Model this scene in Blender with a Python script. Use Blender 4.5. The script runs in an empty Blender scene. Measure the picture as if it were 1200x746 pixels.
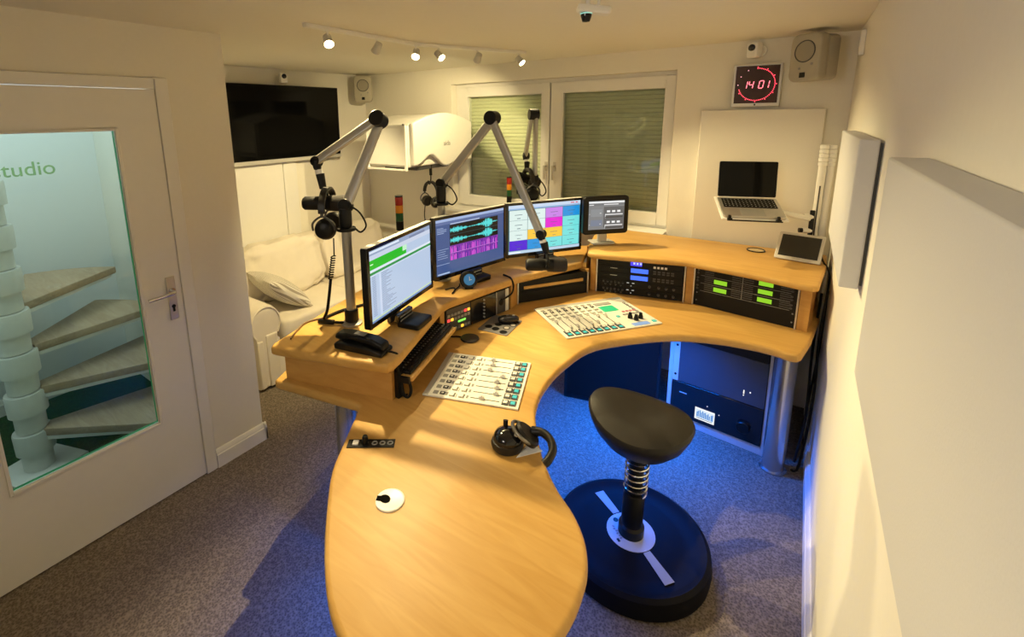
import bpy, bmesh, math, random
from mathutils import Vector, Matrix, Euler
random.seed(7)
SC = bpy.context.scene
COL = SC.collection
R = math.radians

# ------------------------------------------------------------------ camera
cam_d = bpy.data.cameras.new('camera'); cam = bpy.data.objects.new('camera', cam_d); COL.objects.link(cam)
_right = Vector((0.8091, 0.5874, -0.0160)); _down = Vector((0.1007, -0.1655, -0.9810)); _fwd = Vector((-0.5790, 0.7922, -0.1931))
_m = Matrix.Identity(4)
for i in range(3):
    _m[i][0] = _right[i]; _m[i][1] = -_down[i]; _m[i][2] = -_fwd[i]
_m.translation = Vector((0, 0, 1.84))
cam.matrix_world = _m
cam_d.sensor_width = 36.0; cam_d.sensor_fit = 'HORIZONTAL'
cam_d.lens = 549.6 * 36 / 1200
cam_d.shift_x = (600 - 538.5) / 1200
cam_d.shift_y = (245.2 - 373) / 1200
cam_d.clip_start = 0.01
SC.camera = cam

# ------------------------------------------------------------------ world, lights, exposure
SC.view_settings.view_transform = 'Standard'; SC.view_settings.look = 'None'
SC.view_settings.gamma = 1.0; SC.view_settings.use_curve_mapping = False
SC.view_settings.exposure = -0.06
SC.cycles.use_denoising = True
SC.cycles.max_bounces = 8; SC.cycles.diffuse_bounces = 5; SC.cycles.glossy_bounces = 4
SC.cycles.transparent_max_bounces = 8; SC.cycles.sample_clamp_indirect = 4.0
world = bpy.data.worlds.new('world'); SC.world = world; world.use_nodes = True
world.node_tree.nodes['Background'].inputs[0].default_value = (0.9, 0.8, 0.65, 1)
world.node_tree.nodes['Background'].inputs[1].default_value = 0.02

WARM = (1.0, 0.80, 0.41)
def area(name, loc, aim, sx, sy, power, color, spread=180):
    l = bpy.data.lights.new(name, 'AREA'); l.shape = 'RECTANGLE'; l.size = sx; l.size_y = sy
    l.energy = power; l.color = color; l.spread = R(spread)
    o = bpy.data.objects.new(name, l); COL.objects.link(o); o.location = loc
    o.rotation_euler = (Vector(aim) - Vector(loc)).to_track_quat('-Z', 'Y').to_euler()
    return o
# ceiling lamp of the stairwell, ceiling lamp behind the photographer, blue LED strips under the desk
area('stairwell_light', (-3.2, 0.35, 2.85), (-3.2, 0.35, 0), 0.9, 0.9, 20, (0.86, 0.94, 1.0))
area('room_light_behind_camera', (-0.85, -0.8, 2.1), (-0.1, 0.9, 1.2), 0.5, 0.5, 8, (1.0, 0.90, 0.76), 120)
BLUE = (0.0, 0.145, 1.0)
def led(name, x, y, sx, sy, power, spread=130):
    o = area(name, (x, y, 0.722), (x, y, 0), sx, sy, power, BLUE, spread); o.rotation_euler = (0, 0, 0)
led('led_strip_right', -0.62, 2.53, 0.55, 0.05, 23)
led('led_strip_left', -1.10, 1.75, 0.05, 0.9, 15)
led('led_strip_front', -1.12, 1.08, 0.30, 0.05, 6)

# ------------------------------------------------------------------ materials
MATS = {}
def hexc(r, g, b):
    f = lambda c: ((c/255+0.055)/1.055)**2.4 if c > 10 else c/255/12.92
    return (f(r), f(g), f(b), 1)
def mat(name, color, rough=0.5, metal=0.0, var=0.06, scale=30, bump=0.0, spec=0.5, emit=None, estr=1.0, coat=0.0):
    if name in MATS: return MATS[name]
    m = bpy.data.materials.new(name); m.use_nodes = True; nt = m.node_tree; N = nt.nodes; L = nt.links
    b = N['Principled BSDF']; c = (*color[:3], 1)
    b.inputs['Roughness'].default_value = rough; b.inputs['Metallic'].default_value = metal
    b.inputs['Specular IOR Level'].default_value = spec; b.inputs['Coat Weight'].default_value = coat
    tc = N.new('ShaderNodeTexCoord'); no = N.new('ShaderNodeTexNoise'); no.inputs['Scale'].default_value = scale
    no.inputs['Detail'].default_value = 3
    L.new(tc.outputs['Object'], no.inputs['Vector'])
    mx = N.new('ShaderNodeMix'); mx.data_type = 'RGBA'
    mx.inputs[6].default_value = tuple(x*(1-var) for x in c[:3])+(1,); mx.inputs[7].default_value = tuple(min(1, x*(1+var)) for x in c[:3])+(1,)
    L.new(no.outputs['Fac'], mx.inputs[0]); L.new(mx.outputs[2], b.inputs['Base Color'])
    if bump:
        bp = N.new('ShaderNodeBump'); bp.inputs['Strength'].default_value = bump; bp.inputs['Distance'].default_value = 0.004
        L.new(no.outputs['Fac'], bp.inputs['Height']); L.new(bp.outputs['Normal'], b.inputs['Normal'])
    if emit:
        b.inputs['Emission Color'].default_value = (*emit[:3], 1); b.inputs['Emission Strength'].default_value = estr
    MATS[name] = m
    return m
def glow(name, color, strength=1.0):
    return mat(name, (0.02, 0.02, 0.02), 0.4, emit=color, estr=strength)
def wood_mat(name, c1, c2, rough=0.46, ang=0.0, scale=1.0):
    m = bpy.data.materials.new(name); m.use_nodes = True; nt = m.node_tree; N = nt.nodes; L = nt.links
    b = N['Principled BSDF']; b.inputs['Roughness'].default_value = rough; b.inputs['Specular IOR Level'].default_value = 0.35
    tc = N.new('ShaderNodeTexCoord'); mp = N.new('ShaderNodeMapping')
    mp.inputs['Rotation'].default_value = (0, 0, ang); mp.inputs['Scale'].default_value = (1.2*scale, 9*scale, 9*scale)
    L.new(tc.outputs['Object'], mp.inputs['Vector'])
    n1 = N.new('ShaderNodeTexNoise'); n1.inputs['Scale'].default_value = 3.2; n1.inputs['Detail'].default_value = 8; n1.inputs['Distortion'].default_value = 1.2
    L.new(mp.outputs['Vector'], n1.inputs['Vector'])
    n2 = N.new('ShaderNodeTexNoise'); n2.inputs['Scale'].default_value = 0.9; n2.inputs['Detail'].default_value = 3
    L.new(mp.outputs['Vector'], n2.inputs['Vector'])
    ad = N.new('ShaderNodeMath'); ad.operation = 'MULTIPLY_ADD'; ad.inputs[1].default_value = 0.6
    L.new(n1.outputs['Fac'], ad.inputs[0])
    m2 = N.new('ShaderNodeMath'); m2.operation = 'MULTIPLY'; m2.inputs[1].default_value = 0.4
    L.new(n2.outputs['Fac'], m2.inputs[0]); L.new(m2.outputs[0], ad.inputs[2])
    cr = N.new('ShaderNodeValToRGB'); cr.color_ramp.elements[0].position = 0.3; cr.color_ramp.elements[1].position = 0.7
    cr.color_ramp.elements[0].color = (*c1, 1); cr.color_ramp.elements[1].color = (*c2, 1)
    L.new(ad.outputs[0], cr.inputs['Fac']); L.new(cr.outputs['Color'], b.inputs['Base Color'])
    return m
def carpet_mat(name, c1, c2):
    m = bpy.data.materials.new(name); m.use_nodes = True; nt = m.node_tree; N = nt.nodes; L = nt.links
    b = N['Principled BSDF']; b.inputs['Roughness'].default_value = 0.95; b.inputs['Specular IOR Level'].default_value = 0.1
    tc = N.new('ShaderNodeTexCoord')
    v = N.new('ShaderNodeTexVoronoi'); v.inputs['Scale'].default_value = 130
    n = N.new('ShaderNodeTexNoise'); n.inputs['Scale'].default_value = 55; n.inputs['Detail'].default_value = 6
    L.new(tc.outputs['Object'], v.inputs['Vector']); L.new(tc.outputs['Object'], n.inputs['Vector'])
    ad = N.new('ShaderNodeMath'); ad.operation = 'MULTIPLY'; L.new(v.outputs['Distance'], ad.inputs[0]); L.new(n.outputs['Fac'], ad.inputs[1])
    cr = N.new('ShaderNodeValToRGB'); cr.color_ramp.elements[0].position = 0.03; cr.color_ramp.elements[1].position = 0.42
    cr.color_ramp.elements[0].color = (*c2, 1); cr.color_ramp.elements[1].color = (*c1, 1)
    L.new(ad.outputs[0], cr.inputs['Fac']); L.new(cr.outputs['Color'], b.inputs['Base Color'])
    bp = N.new('ShaderNodeBump'); bp.inputs['Strength'].default_value = 0.7; bp.inputs['Distance'].default_value = 0.006
    L.new(ad.outputs[0], bp.inputs['Height']); L.new(bp.outputs['Normal'], b.inputs['Normal'])
    return m
def glass_mat(name, tint, refl=1.0):
    m = bpy.data.materials.new(name); m.use_nodes = True; nt = m.node_tree; N = nt.nodes; L = nt.links
    N.remove(N['Principled BSDF'])
    tr = N.new('ShaderNodeBsdfTransparent'); tr.inputs[0].default_value = (*tint, 1)
    gl = N.new('ShaderNodeBsdfGlossy'); gl.inputs['Roughness'].default_value = 0.02; gl.inputs[0].default_value = (refl, refl, refl, 1)
    fr = N.new('ShaderNodeFresnel'); fr.inputs[0].default_value = 1.52
    no = N.new('ShaderNodeTexNoise'); no.inputs['Scale'].default_value = 1.5
    mx = N.new('ShaderNodeMixShader'); L.new(fr.outputs[0], mx.inputs[0]); L.new(tr.outputs[0], mx.inputs[1]); L.new(gl.outputs[0], mx.inputs[2])
    bp = N.new('ShaderNodeBump'); bp.inputs['Strength'].default_value = 0.01; L.new(no.outputs['Fac'], bp.inputs['Height']); L.new(bp.outputs['Normal'], gl.inputs['Normal'])
    L.new(mx.outputs[0], N['Material Output'].inputs[0])
    return m
def film_mat(name, c):
    m = bpy.data.materials.new(name); m.use_nodes = True; nt = m.node_tree; N = nt.nodes; L = nt.links
    b = N['Principled BSDF']; b.inputs['Base Color'].default_value = (*c, 1); b.inputs['Roughness'].default_value = 0.6
    no = N.new('ShaderNodeTexNoise'); no.inputs['Scale'].default_value = 40
    tr = N.new('ShaderNodeBsdfTranslucent'); tr.inputs[0].default_value = (*c, 1); tp = N.new('ShaderNodeBsdfTransparent'); tp.inputs[0].default_value = (*c, 1)
    a = N.new('ShaderNodeMixShader'); a.inputs[0].default_value = 0.5; L.new(b.outputs[0], a.inputs[1]); L.new(tr.outputs[0], a.inputs[2])
    d = N.new('ShaderNodeMixShader'); d.inputs[0].default_value = 0.8; L.new(a.outputs[0], d.inputs[1]); L.new(tp.outputs[0], d.inputs[2]); L.new(d.outputs[0], N['Material Output'].inputs[0])
    return m
def screen_mat():
    m = bpy.data.materials.new('lit_screen'); m.use_nodes = True; nt = m.node_tree; N = nt.nodes; L = nt.links
    b = N['Principled BSDF']; b.inputs['Roughness'].default_value = 0.25; b.inputs['Base Color'].default_value = (0.01, 0.01, 0.01, 1)
    a = N.new('ShaderNodeVertexColor'); a.layer_name = 'ui'
    L.new(a.outputs['Color'], b.inputs['Emission Color']); b.inputs['Emission Strength'].default_value = 1.0
    return m

M_wall = mat('white_wall_plaster', (0.80, 0.77, 0.69), 0.85, var=0.02, scale=60, bump=0.05, spec=0.2)
M_ceil = mat('white_ceiling_plaster', (0.80, 0.77, 0.68), 0.9, var=0.02, scale=40, spec=0.2)
M_white = mat('white_lacquer', (0.80, 0.79, 0.76), 0.4, var=0.02)
M_plast = mat('white_plastic', (0.82, 0.81, 0.77), 0.35, var=0.02)
M_foam = mat('white_acoustic_fabric', (0.60, 0.60, 0.61), 0.95, var=0.03, scale=300, bump=0.08, spec=0.1)
M_carpet = carpet_mat('taupe_loop_carpet', (0.245, 0.20, 0.16), (0.09, 0.072, 0.057))
M_green = carpet_mat('dark_green_carpet', (0.015, 0.09, 0.03), (0.005, 0.04, 0.012))
M_wood = wood_mat('honey_beech_veneer', (0.52, 0.285, 0.066), (0.65, 0.395, 0.120), ang=R(30))
M_wood2 = wood_mat('honey_beech_edge', (0.48, 0.245, 0.06), (0.60, 0.34, 0.10), ang=R(80))
M_tread = wood_mat('pale_oak_tread', (0.34, 0.24, 0.15), (0.50, 0.38, 0.26), rough=0.5, scale=1.5)
M_black = mat('black_plastic', (0.006, 0.006, 0.006), 0.38, spec=0.25)
M_matte = mat('matte_black_metal', (0.006, 0.006, 0.006), 0.55, spec=0.25, bump=0.05, scale=200)
M_rubber = mat('black_rubber', (0.006, 0.006, 0.006), 0.7, spec=0.25)
M_leather = mat('black_faux_leather', (0.014, 0.012, 0.010), 0.42, spec=0.35, bump=0.12, scale=160)
M_dark = mat('dark_grey_plastic', (0.06, 0.06, 0.065), 0.45)
M_grey = mat('mid_grey_plastic', (0.25, 0.25, 0.25), 0.5)
M_alu = mat('brushed_aluminium', (0.62, 0.60, 0.56), 0.38, 0.85, var=0.05, scale=80)
M_arm = mat('silver_anodised_tube', (0.42, 0.41, 0.38), 0.40, 0.6, var=0.03)
M_steel = mat('polished_steel', (0.70, 0.70, 0.70), 0.15, 1.0)
M_silver = mat('silver_paint', (0.60, 0.59, 0.56), 0.4, 0.3)
M_spk = mat('greige_speaker_plastic', (0.40, 0.37, 0.30), 0.55)
M_spkgr = mat('greige_speaker_mesh', (0.31, 0.285, 0.23), 0.7, bump=0.3, scale=500)
M_sofa = mat('cream_cotton_slipcover', (0.78, 0.72, 0.62), 0.9, var=0.05, scale=14, bump=0.25, spec=0.15)
M_pill = None
M_tvs = mat('glossy_black_glass', (0.003, 0.003, 0.003), 0.08, spec=0.12)
M_glossb = mat('glossy_black_plastic', (0.008, 0.008, 0.010), 0.12)
M_pad = mat('grey_mouse_mat', (0.16, 0.15, 0.145), 0.7)
M_mix = mat('ivory_mixer_panel', (0.80, 0.78, 0.68), 0.45, var=0.02)
M_key = mat('black_keycap', (0.006, 0.006, 0.006), 0.5, spec=0.25)
M_paper = mat('white_paper', (0.85, 0.85, 0.84), 0.8)
M_print = mat('grey_print', (0.30, 0.30, 0.28), 0.7)
M_glass = glass_mat('door_glass', (0.86, 0.97, 0.92), 0.5)
M_wglass = glass_mat('window_glass', (0.93, 0.96, 0.92))
M_edge = mat('green_glass_edge', (0.05, 0.35, 0.16), 0.2, emit=(0.03, 0.4, 0.15), estr=0.15)
M_shut = mat('grey_green_shutter', (0.80, 0.79, 0.60), 0.6, var=0.04)
M_screen = screen_mat()
M_off = mat('dark_grey_screen', (0.035, 0.034, 0.03), 0.15, spec=0.25)

# ------------------------------------------------------------------ geometry helpers
class MB:
    def __init__(self): self.bm = bmesh.new(); self.cur = 0
    def _tag(self, geom):
        for f in geom: f.material_index = self.cur
    def poly(self, verts, faces):
        vs = [self.bm.verts.new(v) for v in verts]
        for f in faces:
            try: self.bm.faces.new([vs[i] for i in f]).material_index = self.cur
            except ValueError: pass
        return self
    def box(self, c, s, rot=None):
        hx, hy, hz = s[0]/2, s[1]/2, s[2]/2; c = Vector(c)
        vs = [Vector((x, y, z)) for x in (-hx, hx) for y in (-hy, hy) for z in (-hz, hz)]
        if rot is not None:
            q = rot if isinstance(rot, Matrix) else Euler(rot).to_matrix()
            vs = [q @ v for v in vs]
        return self.poly([v + c for v in vs], [(0,1,3,2),(4,6,7,5),(0,4,5,1),(2,3,7,6),(0,2,6,4),(1,5,7,3)])
    def b2(self, x0, y0, z0, x1, y1, z1):
        return self.box(((x0+x1)/2, (y0+y1)/2, (z0+z1)/2), (abs(x1-x0), abs(y1-y0), abs(z1-z0)))
    def prism(self, pts, z0, z1):
        n = len(pts)
        self.poly([(p[0], p[1], z0) for p in pts] + [(p[0], p[1], z1) for p in pts],
                  [tuple(range(n-1, -1, -1)), tuple(range(n, 2*n))] + [(i, (i+1) % n, n+(i+1) % n, n+i) for i in range(n)])
        return self
    def slab(self, pts, z0, z1, r=0.012, seg=4):
        """prism with rounded top and bottom edges (points counter-clockwise)"""
        rings = []
        for k in range(seg+1):
            a = math.pi/2*k/seg; rings.append((r*(1-math.sin(a)), z0 + r*(1-math.cos(a))))
        for k in range(seg+1):
            a = math.pi/2*k/seg; rings.append((r*(1-math.cos(a)), z1 - r*(1-math.sin(a))))
        n = len(pts); P = [Vector((p[0], p[1])) for p in pts]; nor = []
        for i in range(n):
            d1 = (P[i]-P[i-1]); d2 = (P[(i+1) % n]-P[i]); d1.normalize(); d2.normalize(); t = (d1+d2)
            if t.length < 1e-6: t = d1
            t.normalize(); nor.append(Vector((-t.y, t.x)))
        vs = []; fs = []
        for off, z in rings:
            for i in range(n): q = P[i] + nor[i]*off; vs.append((q.x, q.y, z))
        for k in range(len(rings)-1):
            for i in range(n):
                j = (i+1) % n; fs.append((k*n+i, k*n+j, (k+1)*n+j, (k+1)*n+i))
        fs.append(tuple(range(n-1, -1, -1))); o = (len(rings)-1)*n; fs.append(tuple(range(o, o+n)))
        return self.poly(vs, fs)
    def cyl(self, p0, p1, r0, r1=None, seg=20, caps=True):
        r1 = r0 if r1 is None else r1; p0 = Vector(p0); p1 = Vector(p1); d = (p1-p0)
        q = d.to_track_quat('Z', 'Y').to_matrix(); vs = []
        for p, r in ((p0, r0), (p1, r1)):
            for i in range(seg):
                a = 2*math.pi*i/seg; vs.append(p + q @ Vector((r*math.cos(a), r*math.sin(a), 0)))
        fs = [(i, (i+1) % seg, seg+(i+1) % seg, seg+i) for i in range(seg)]
        if caps: fs += [tuple(range(seg-1, -1, -1)), tuple(range(seg, 2*seg))]
        return self.poly(vs, fs)
    def lathe(self, prof, loc=(0,0,0), axis=(0,0,1), seg=28, sx=1.0, sy=1.0):
        q = Vector(axis).to_track_quat('Z', 'Y').to_matrix(); loc = Vector(loc); vs = []; fs = []; n = len(prof)
        for r, z in prof:
            for i in range(seg):
                a = 2*math.pi*i/seg; vs.append(loc + q @ Vector((max(r, 1e-5)*math.cos(a)*sx, max(r, 1e-5)*math.sin(a)*sy, z)))
        for k in range(n-1):
            for i in range(seg):
                j = (i+1) % seg; fs.append((k*seg+i, k*seg+j, (k+1)*seg+j, (k+1)*seg+i))
        fs.append(tuple(range(seg-1, -1, -1))); fs.append(tuple(range((n-1)*seg, n*seg)))
        return self.poly(vs, fs)
    def tube(self, pts, r, seg=8, smooth=0):
        P = [Vector(p) for p in pts]
        if smooth: P = catmull(P, smooth)
        n = len(P); vs = []; fs = []; prev = None
        for i in range(n):
            t = (P[min(i+1, n-1)] - P[max(i-1, 0)]); t.normalize()
            if prev is None:
                u = t.orthogonal().normalized()
            else:
                u = prev - t*prev.dot(t)
                u = u.normalized() if u.length > 1e-6 else t.orthogonal().normalized()
            prev = u; w = t.cross(u)
            for k in range(seg):
                a = 2*math.pi*k/seg; vs.append(P[i] + (u*math.cos(a) + w*math.sin(a))*r)
        for i in range(n-1):
            for k in range(seg):
                j = (k+1) % seg; fs.append((i*seg+k, i*seg+j, (i+1)*seg+j, (i+1)*seg+k))
        fs.append(tuple(range(seg-1, -1, -1))); fs.append(tuple(range((n-1)*seg, n*seg)))
        return self.poly(vs, fs)
    def ring(self, c, axis, rad, r, seg=28, rs=8, sx=1.0, sy=1.0):
        q = Vector(axis).to_track_quat('Z', 'Y').to_matrix(); c = Vector(c); vs = []; fs = []
        for i in range(seg):
            a = 2*math.pi*i/seg
            for k in range(rs):
                b = 2*math.pi*k/rs
                vs.append(c + q @ Vector(((rad+r*math.cos(b))*math.cos(a)*sx, (rad+r*math.cos(b))*math.sin(a)*sy, r*math.sin(b))))
        for i in range(seg):
            for k in range(rs):
                fs.append((i*rs+k, ((i+1) % seg)*rs+k, ((i+1) % seg)*rs+(k+1) % rs, i*rs+(k+1) % rs))
        return self.poly(vs, fs)
    def ell(self, c, s, seg=20, rings=12, power=1.0, rot=None):
        """superellipsoid: power < 1 gives a puffy box"""
        sg = lambda v: math.copysign(abs(v)**power, v); vs = []; fs = []; c = Vector(c)
        for i in range(rings+1):
            t = -math.pi/2 + math.pi*i/rings
            for k in range(seg):
                a = 2*math.pi*k/seg
                v = Vector((s[0]*sg(math.cos(t))*sg(math.cos(a)), s[1]*sg(math.cos(t))*sg(math.sin(a)), s[2]*sg(math.sin(t))))
                if rot is not None: v = (rot if isinstance(rot, Matrix) else Euler(rot).to_matrix()) @ v
                vs.append(c + v)
        for i in range(rings):
            for k in range(seg):
                j = (k+1) % seg; fs.append((i*seg+k, i*seg+j, (i+1)*seg+j, (i+1)*seg+k))
        return self.poly(vs, fs)
    def build(self, name, material, parent=None, smooth=True, bevel=0.0, bseg=2):
        bmesh.ops.remove_doubles(self.bm, verts=self.bm.verts, dist=1e-6)
        bmesh.ops.recalc_face_normals(self.bm, faces=self.bm.faces)
        me = bpy.data.meshes.new(name); self.bm.to_mesh(me); self.bm.free()
        ms = material if isinstance(material, (list, tuple)) else [material]
        for m in ms: me.materials.append(m)
        if smooth:
            me.polygons.foreach_set('use_smooth', [True]*len(me.polygons)); me.set_sharp_from_angle(angle=R(38))
        o = bpy.data.objects.new(name, me); COL.objects.link(o)
        if parent is not None: o.parent = parent
        if bevel:
            bv = o.modifiers.new('bevel', 'BEVEL'); bv.width = bevel; bv.segments = bseg; bv.limit_method = 'ANGLE'; bv.angle_limit = R(50)
        return o
def catmull(P, k, closed=False):
    P = [Vector(p) for p in P]; out = []; n = len(P)
    for i in range(n if closed else n-1):
        g = (lambda j: P[j % n]) if closed else (lambda j: P[min(max(j, 0), n-1)])
        a, b, c, d = g(i-1), g(i), g(i+1), g(i+2)
        for s in range(k):
            t = s/k
            out.append(0.5*((2*b) + (c-a)*t + (2*a-5*b+4*c-d)*t*t + (3*b-a-3*c+d)*t**3))
    if not closed: out.append(P[-1])
    return out
def tag(o, label=None, cat=None, group=None, kind=None):
    if label: o['label'] = label
    if cat: o['category'] = cat
    if group: o['group'] = group
    if kind: o['kind'] = kind
    return o
def thing(name, label, cat, loc=(0,0,0), rot=(0,0,0), group=None):
    o = bpy.data.objects.new(name, None); COL.objects.link(o); o.empty_display_size = 0.1
    o.location = loc; o.rotation_euler = rot if hasattr(rot, '__len__') else (0, 0, rot)
    return tag(o, label, cat, group)
def struct(o): o['kind'] = 'structure'; return o
def share(o, name, parent, loc=(0,0,0), rot=None):
    c = o.copy(); c.name = name; COL.objects.link(c); c.parent = parent; c.location = loc
    if rot is not None: c.rotation_euler = rot
    return c
def copy_tree(root, loc, rot, label, group=None, name=None):
    r = root.copy(); COL.objects.link(r); r.location = loc; r.rotation_euler = rot; r['label'] = label
    if group: r['group'] = group
    def rec(src, dst):
        for ch in list(src.children):
            c = ch.copy(); COL.objects.link(c); c.parent = dst; rec(ch, c)
    rec(root, r); return r
def rrect(w, h, r, seg=5, cx=0, cy=0):
    pts = []
    for sx, sy, a0 in ((1, -1, -90), (1, 1, 0), (-1, 1, 90), (-1, -1, 180)):
        for k in range(seg+1):
            a = R(a0 + 90*k/seg); pts.append((cx + sx*(w/2-r) + r*math.cos(a), cy + sy*(h/2-r) + r*math.sin(a)))
    return pts
def fprism(mb, pts, y0, y1):
    """prism of an x,z outline between two y values"""
    n = len(pts)
    return mb.poly([(p[0], y0, p[1]) for p in pts] + [(p[0], y1, p[1]) for p in pts],
        [tuple(range(n)), tuple(range(2*n-1, n-1, -1))] + [(i, n+i, n+(i+1) % n, (i+1) % n) for i in range(n)])
def text_mesh(name, s, size, material, parent, loc, rot, extrude=0.001):
    cu = bpy.data.curves.new(name, 'FONT'); cu.body = s; cu.size = size; cu.extrude = extrude; cu.align_x = 'CENTER'; cu.align_y = 'CENTER'; cu.offset = 0.004*size
    t = bpy.data.objects.new(name, cu); COL.objects.link(t)
    me = bpy.data.meshes.new_from_object(t.evaluated_get(bpy.context.evaluated_depsgraph_get()))
    bpy.data.objects.remove(t); bpy.data.curves.remove(cu)
    me.materials.clear(); me.materials.append(material)
    o = bpy.data.objects.new(name, me); COL.objects.link(o); o.parent = parent; o.location = loc; o.rotation_euler = rot
    return o
def ui(name, parent, w, h, base, rects, y=0.0, x0=0.0, z0=0.0):
    """flat screen picture: coloured rectangles (u0,v0,u1,v1,colour), v upward, facing local -y"""
    bm = bmesh.new(); lay = bm.loops.layers.float_color.new('ui'); k = 0
    for r in [(0, 0, 1, 1, base)] + rects:
        yy = y - 0.00012*min(k, 12); k += 1
        vs = [bm.verts.new((x0 + (u-0.5)*w, yy, z0 + (v-0.5)*h)) for u, v in ((r[0], r[1]), (r[2], r[1]), (r[2], r[3]), (r[0], r[3]))]
        f = bm.faces.new(vs)
        for lp in f.loops: lp[lay] = (*r[4][:3], 1)
    me = bpy.data.meshes.new(name); bm.to_mesh(me); bm.free(); me.materials.append(M_screen)
    o = bpy.data.objects.new(name, me); COL.objects.link(o); o.parent = parent
    return o
def h(r, g, b, k=1.0):
    c = hexc(r, g, b); return (c[0]*k, c[1]*k, c[2]*k)

# ================================================================== SETTING
XR, YB, ZC, XD, XT = 0.19, 3.42, 2.262, -2.397, -3.67
m = MB(); m.b2(-2.52, -1.0, -0.06, XR, YB, 0); m.b2(XT, 1.29, -0.06, -2.52, YB, 0); struct(m.build('floor', M_carpet, smooth=False))
m = MB(); m.b2(-4.0, -0.7, -0.06, -2.521, 1.17, 0); struct(m.build('floor', M_green, smooth=False))
m = MB(); m.b2(-2.52, -1.0, ZC, XR+0.1, YB+0.25, ZC+0.08); m.b2(XT-0.1, 1.17, ZC, -2.52, YB+0.25, ZC+0.08); struct(m.build('ceiling', M_ceil, smooth=False))
m = MB(); m.b2(XR, -1.0, 0, XR+0.1, YB+0.25, ZC); struct(m.build('wall_right', M_wall, smooth=False))
m = MB(); m.b2(-2.52, -1.1, 0, XR+0.1, -1.0, ZC); struct(m.build('wall_front', M_wall, smooth=False))
# back wall with the window recess
WX0, WX1, WZ0, WZ1 = -2.57, -0.715, 1.0, 2.122
m = MB()
m.b2(XT-0.1, YB, 0, WX0, YB+0.25, ZC); m.b2(WX1, YB, 0, XR, YB+0.25, ZC); m.b2(WX0, YB, 0, WX1, YB+0.25, WZ0); m.b2(WX0, YB, WZ1, WX1, YB+0.25, ZC)
struct(m.build('wall_back', M_wall, smooth=False))
m = MB(); m.b2(XT-0.1, 1.29, 0, XT, YB, ZC); struct(m.build('wall_alcove', M_wall, smooth=False))
# left wall with the door opening and its return towards the alcove
m = MB()
m.b2(XD-0.12, -1.0, 0, XD, 0.06, ZC); m.b2(XD-0.12, 0.965, 0, XD, 1.29, ZC); m.b2(XD-0.12, 0.06, 1.995, XD, 0.965, ZC)
m.b2(-4.1, 1.17, 0, XD-0.12, 1.29, ZC)
struct(m.build('wall_left', M_wall, smooth=False))
# stairwell shell
m = MB()
m.b2(-4.1, -0.8, 0, -4.0, 1.17, 2.9); m.b2(-4.0, -0.8, 0, -2.52, -0.7, 2.9); m.b2(-4.0, 1.17, ZC, -2.52, 1.29, 2.9); m.b2(-2.52, -0.7, ZC+0.08, -2.4, 1.17, 2.9); m.b2(-4.1, -0.8, 2.9, -2.4, 1.29, 2.96)
struct(m.build('wall_stairwell', mat('cool_white_wall', (0.78, 0.80, 0.80), 0.85, var=0.02), smooth=False))
def base_profile(m, p0, p1, n):
    """skirting board along p0->p1, n = outward normal"""
    p0 = Vector((*p0, 0)); p1 = Vector((*p1, 0)); n = Vector((*n, 0))
    pr = [(0, 0), (0.018, 0), (0.018, 0.075), (0.014, 0.079), (0.014, 0.086), (0.011, 0.09), (0.010, 0.098), (0.004, 0.105), (0, 0.105)]
    vs = [p + n*a + Vector((0, 0, b)) for p in (p0, p1) for a, b in pr]; k = len(pr)
    m.poly(vs, [tuple(range(k)), tuple(range(2*k-1, k-1, -1))] + [(i, k+i, k+(i+1) % k, (i+1) % k) for i in range(k)])
m = MB(); base_profile(m, (XD, 1.013), (XD, 1.308), (1, 0)); base_profile(m, (XD+0.018, 1.29), (-3.6, 1.29), (0, 1)); struct(m.build('baseboard_left', M_white))
m = MB(); base_profile(m, (XD, -1.0), (XD, 0.0), (1, 0)); struct(m.build('baseboard_left', M_white))
m = MB(); base_profile(m, (XR, -0.98), (XR, YB), (-1, 0)); struct(m.build('baseboard_right', M_white))
m = MB(); base_profile(m, (-4.0, -0.7), (-4.0, 1.17), (1, 0)); struct(m.build('baseboard_stairwell', M_white))
m = MB(); m.b2(XT, 1.295, 0.0, XT+0.022, 2.392, 1.53); struct(m.build('trim_1', M_white, bevel=0.003))
m = MB(); m.b2(XT, 2.398, 0.0, XT+0.022, 2.53, 1.53); struct(m.build('trim_2', M_white, bevel=0.003))

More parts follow.
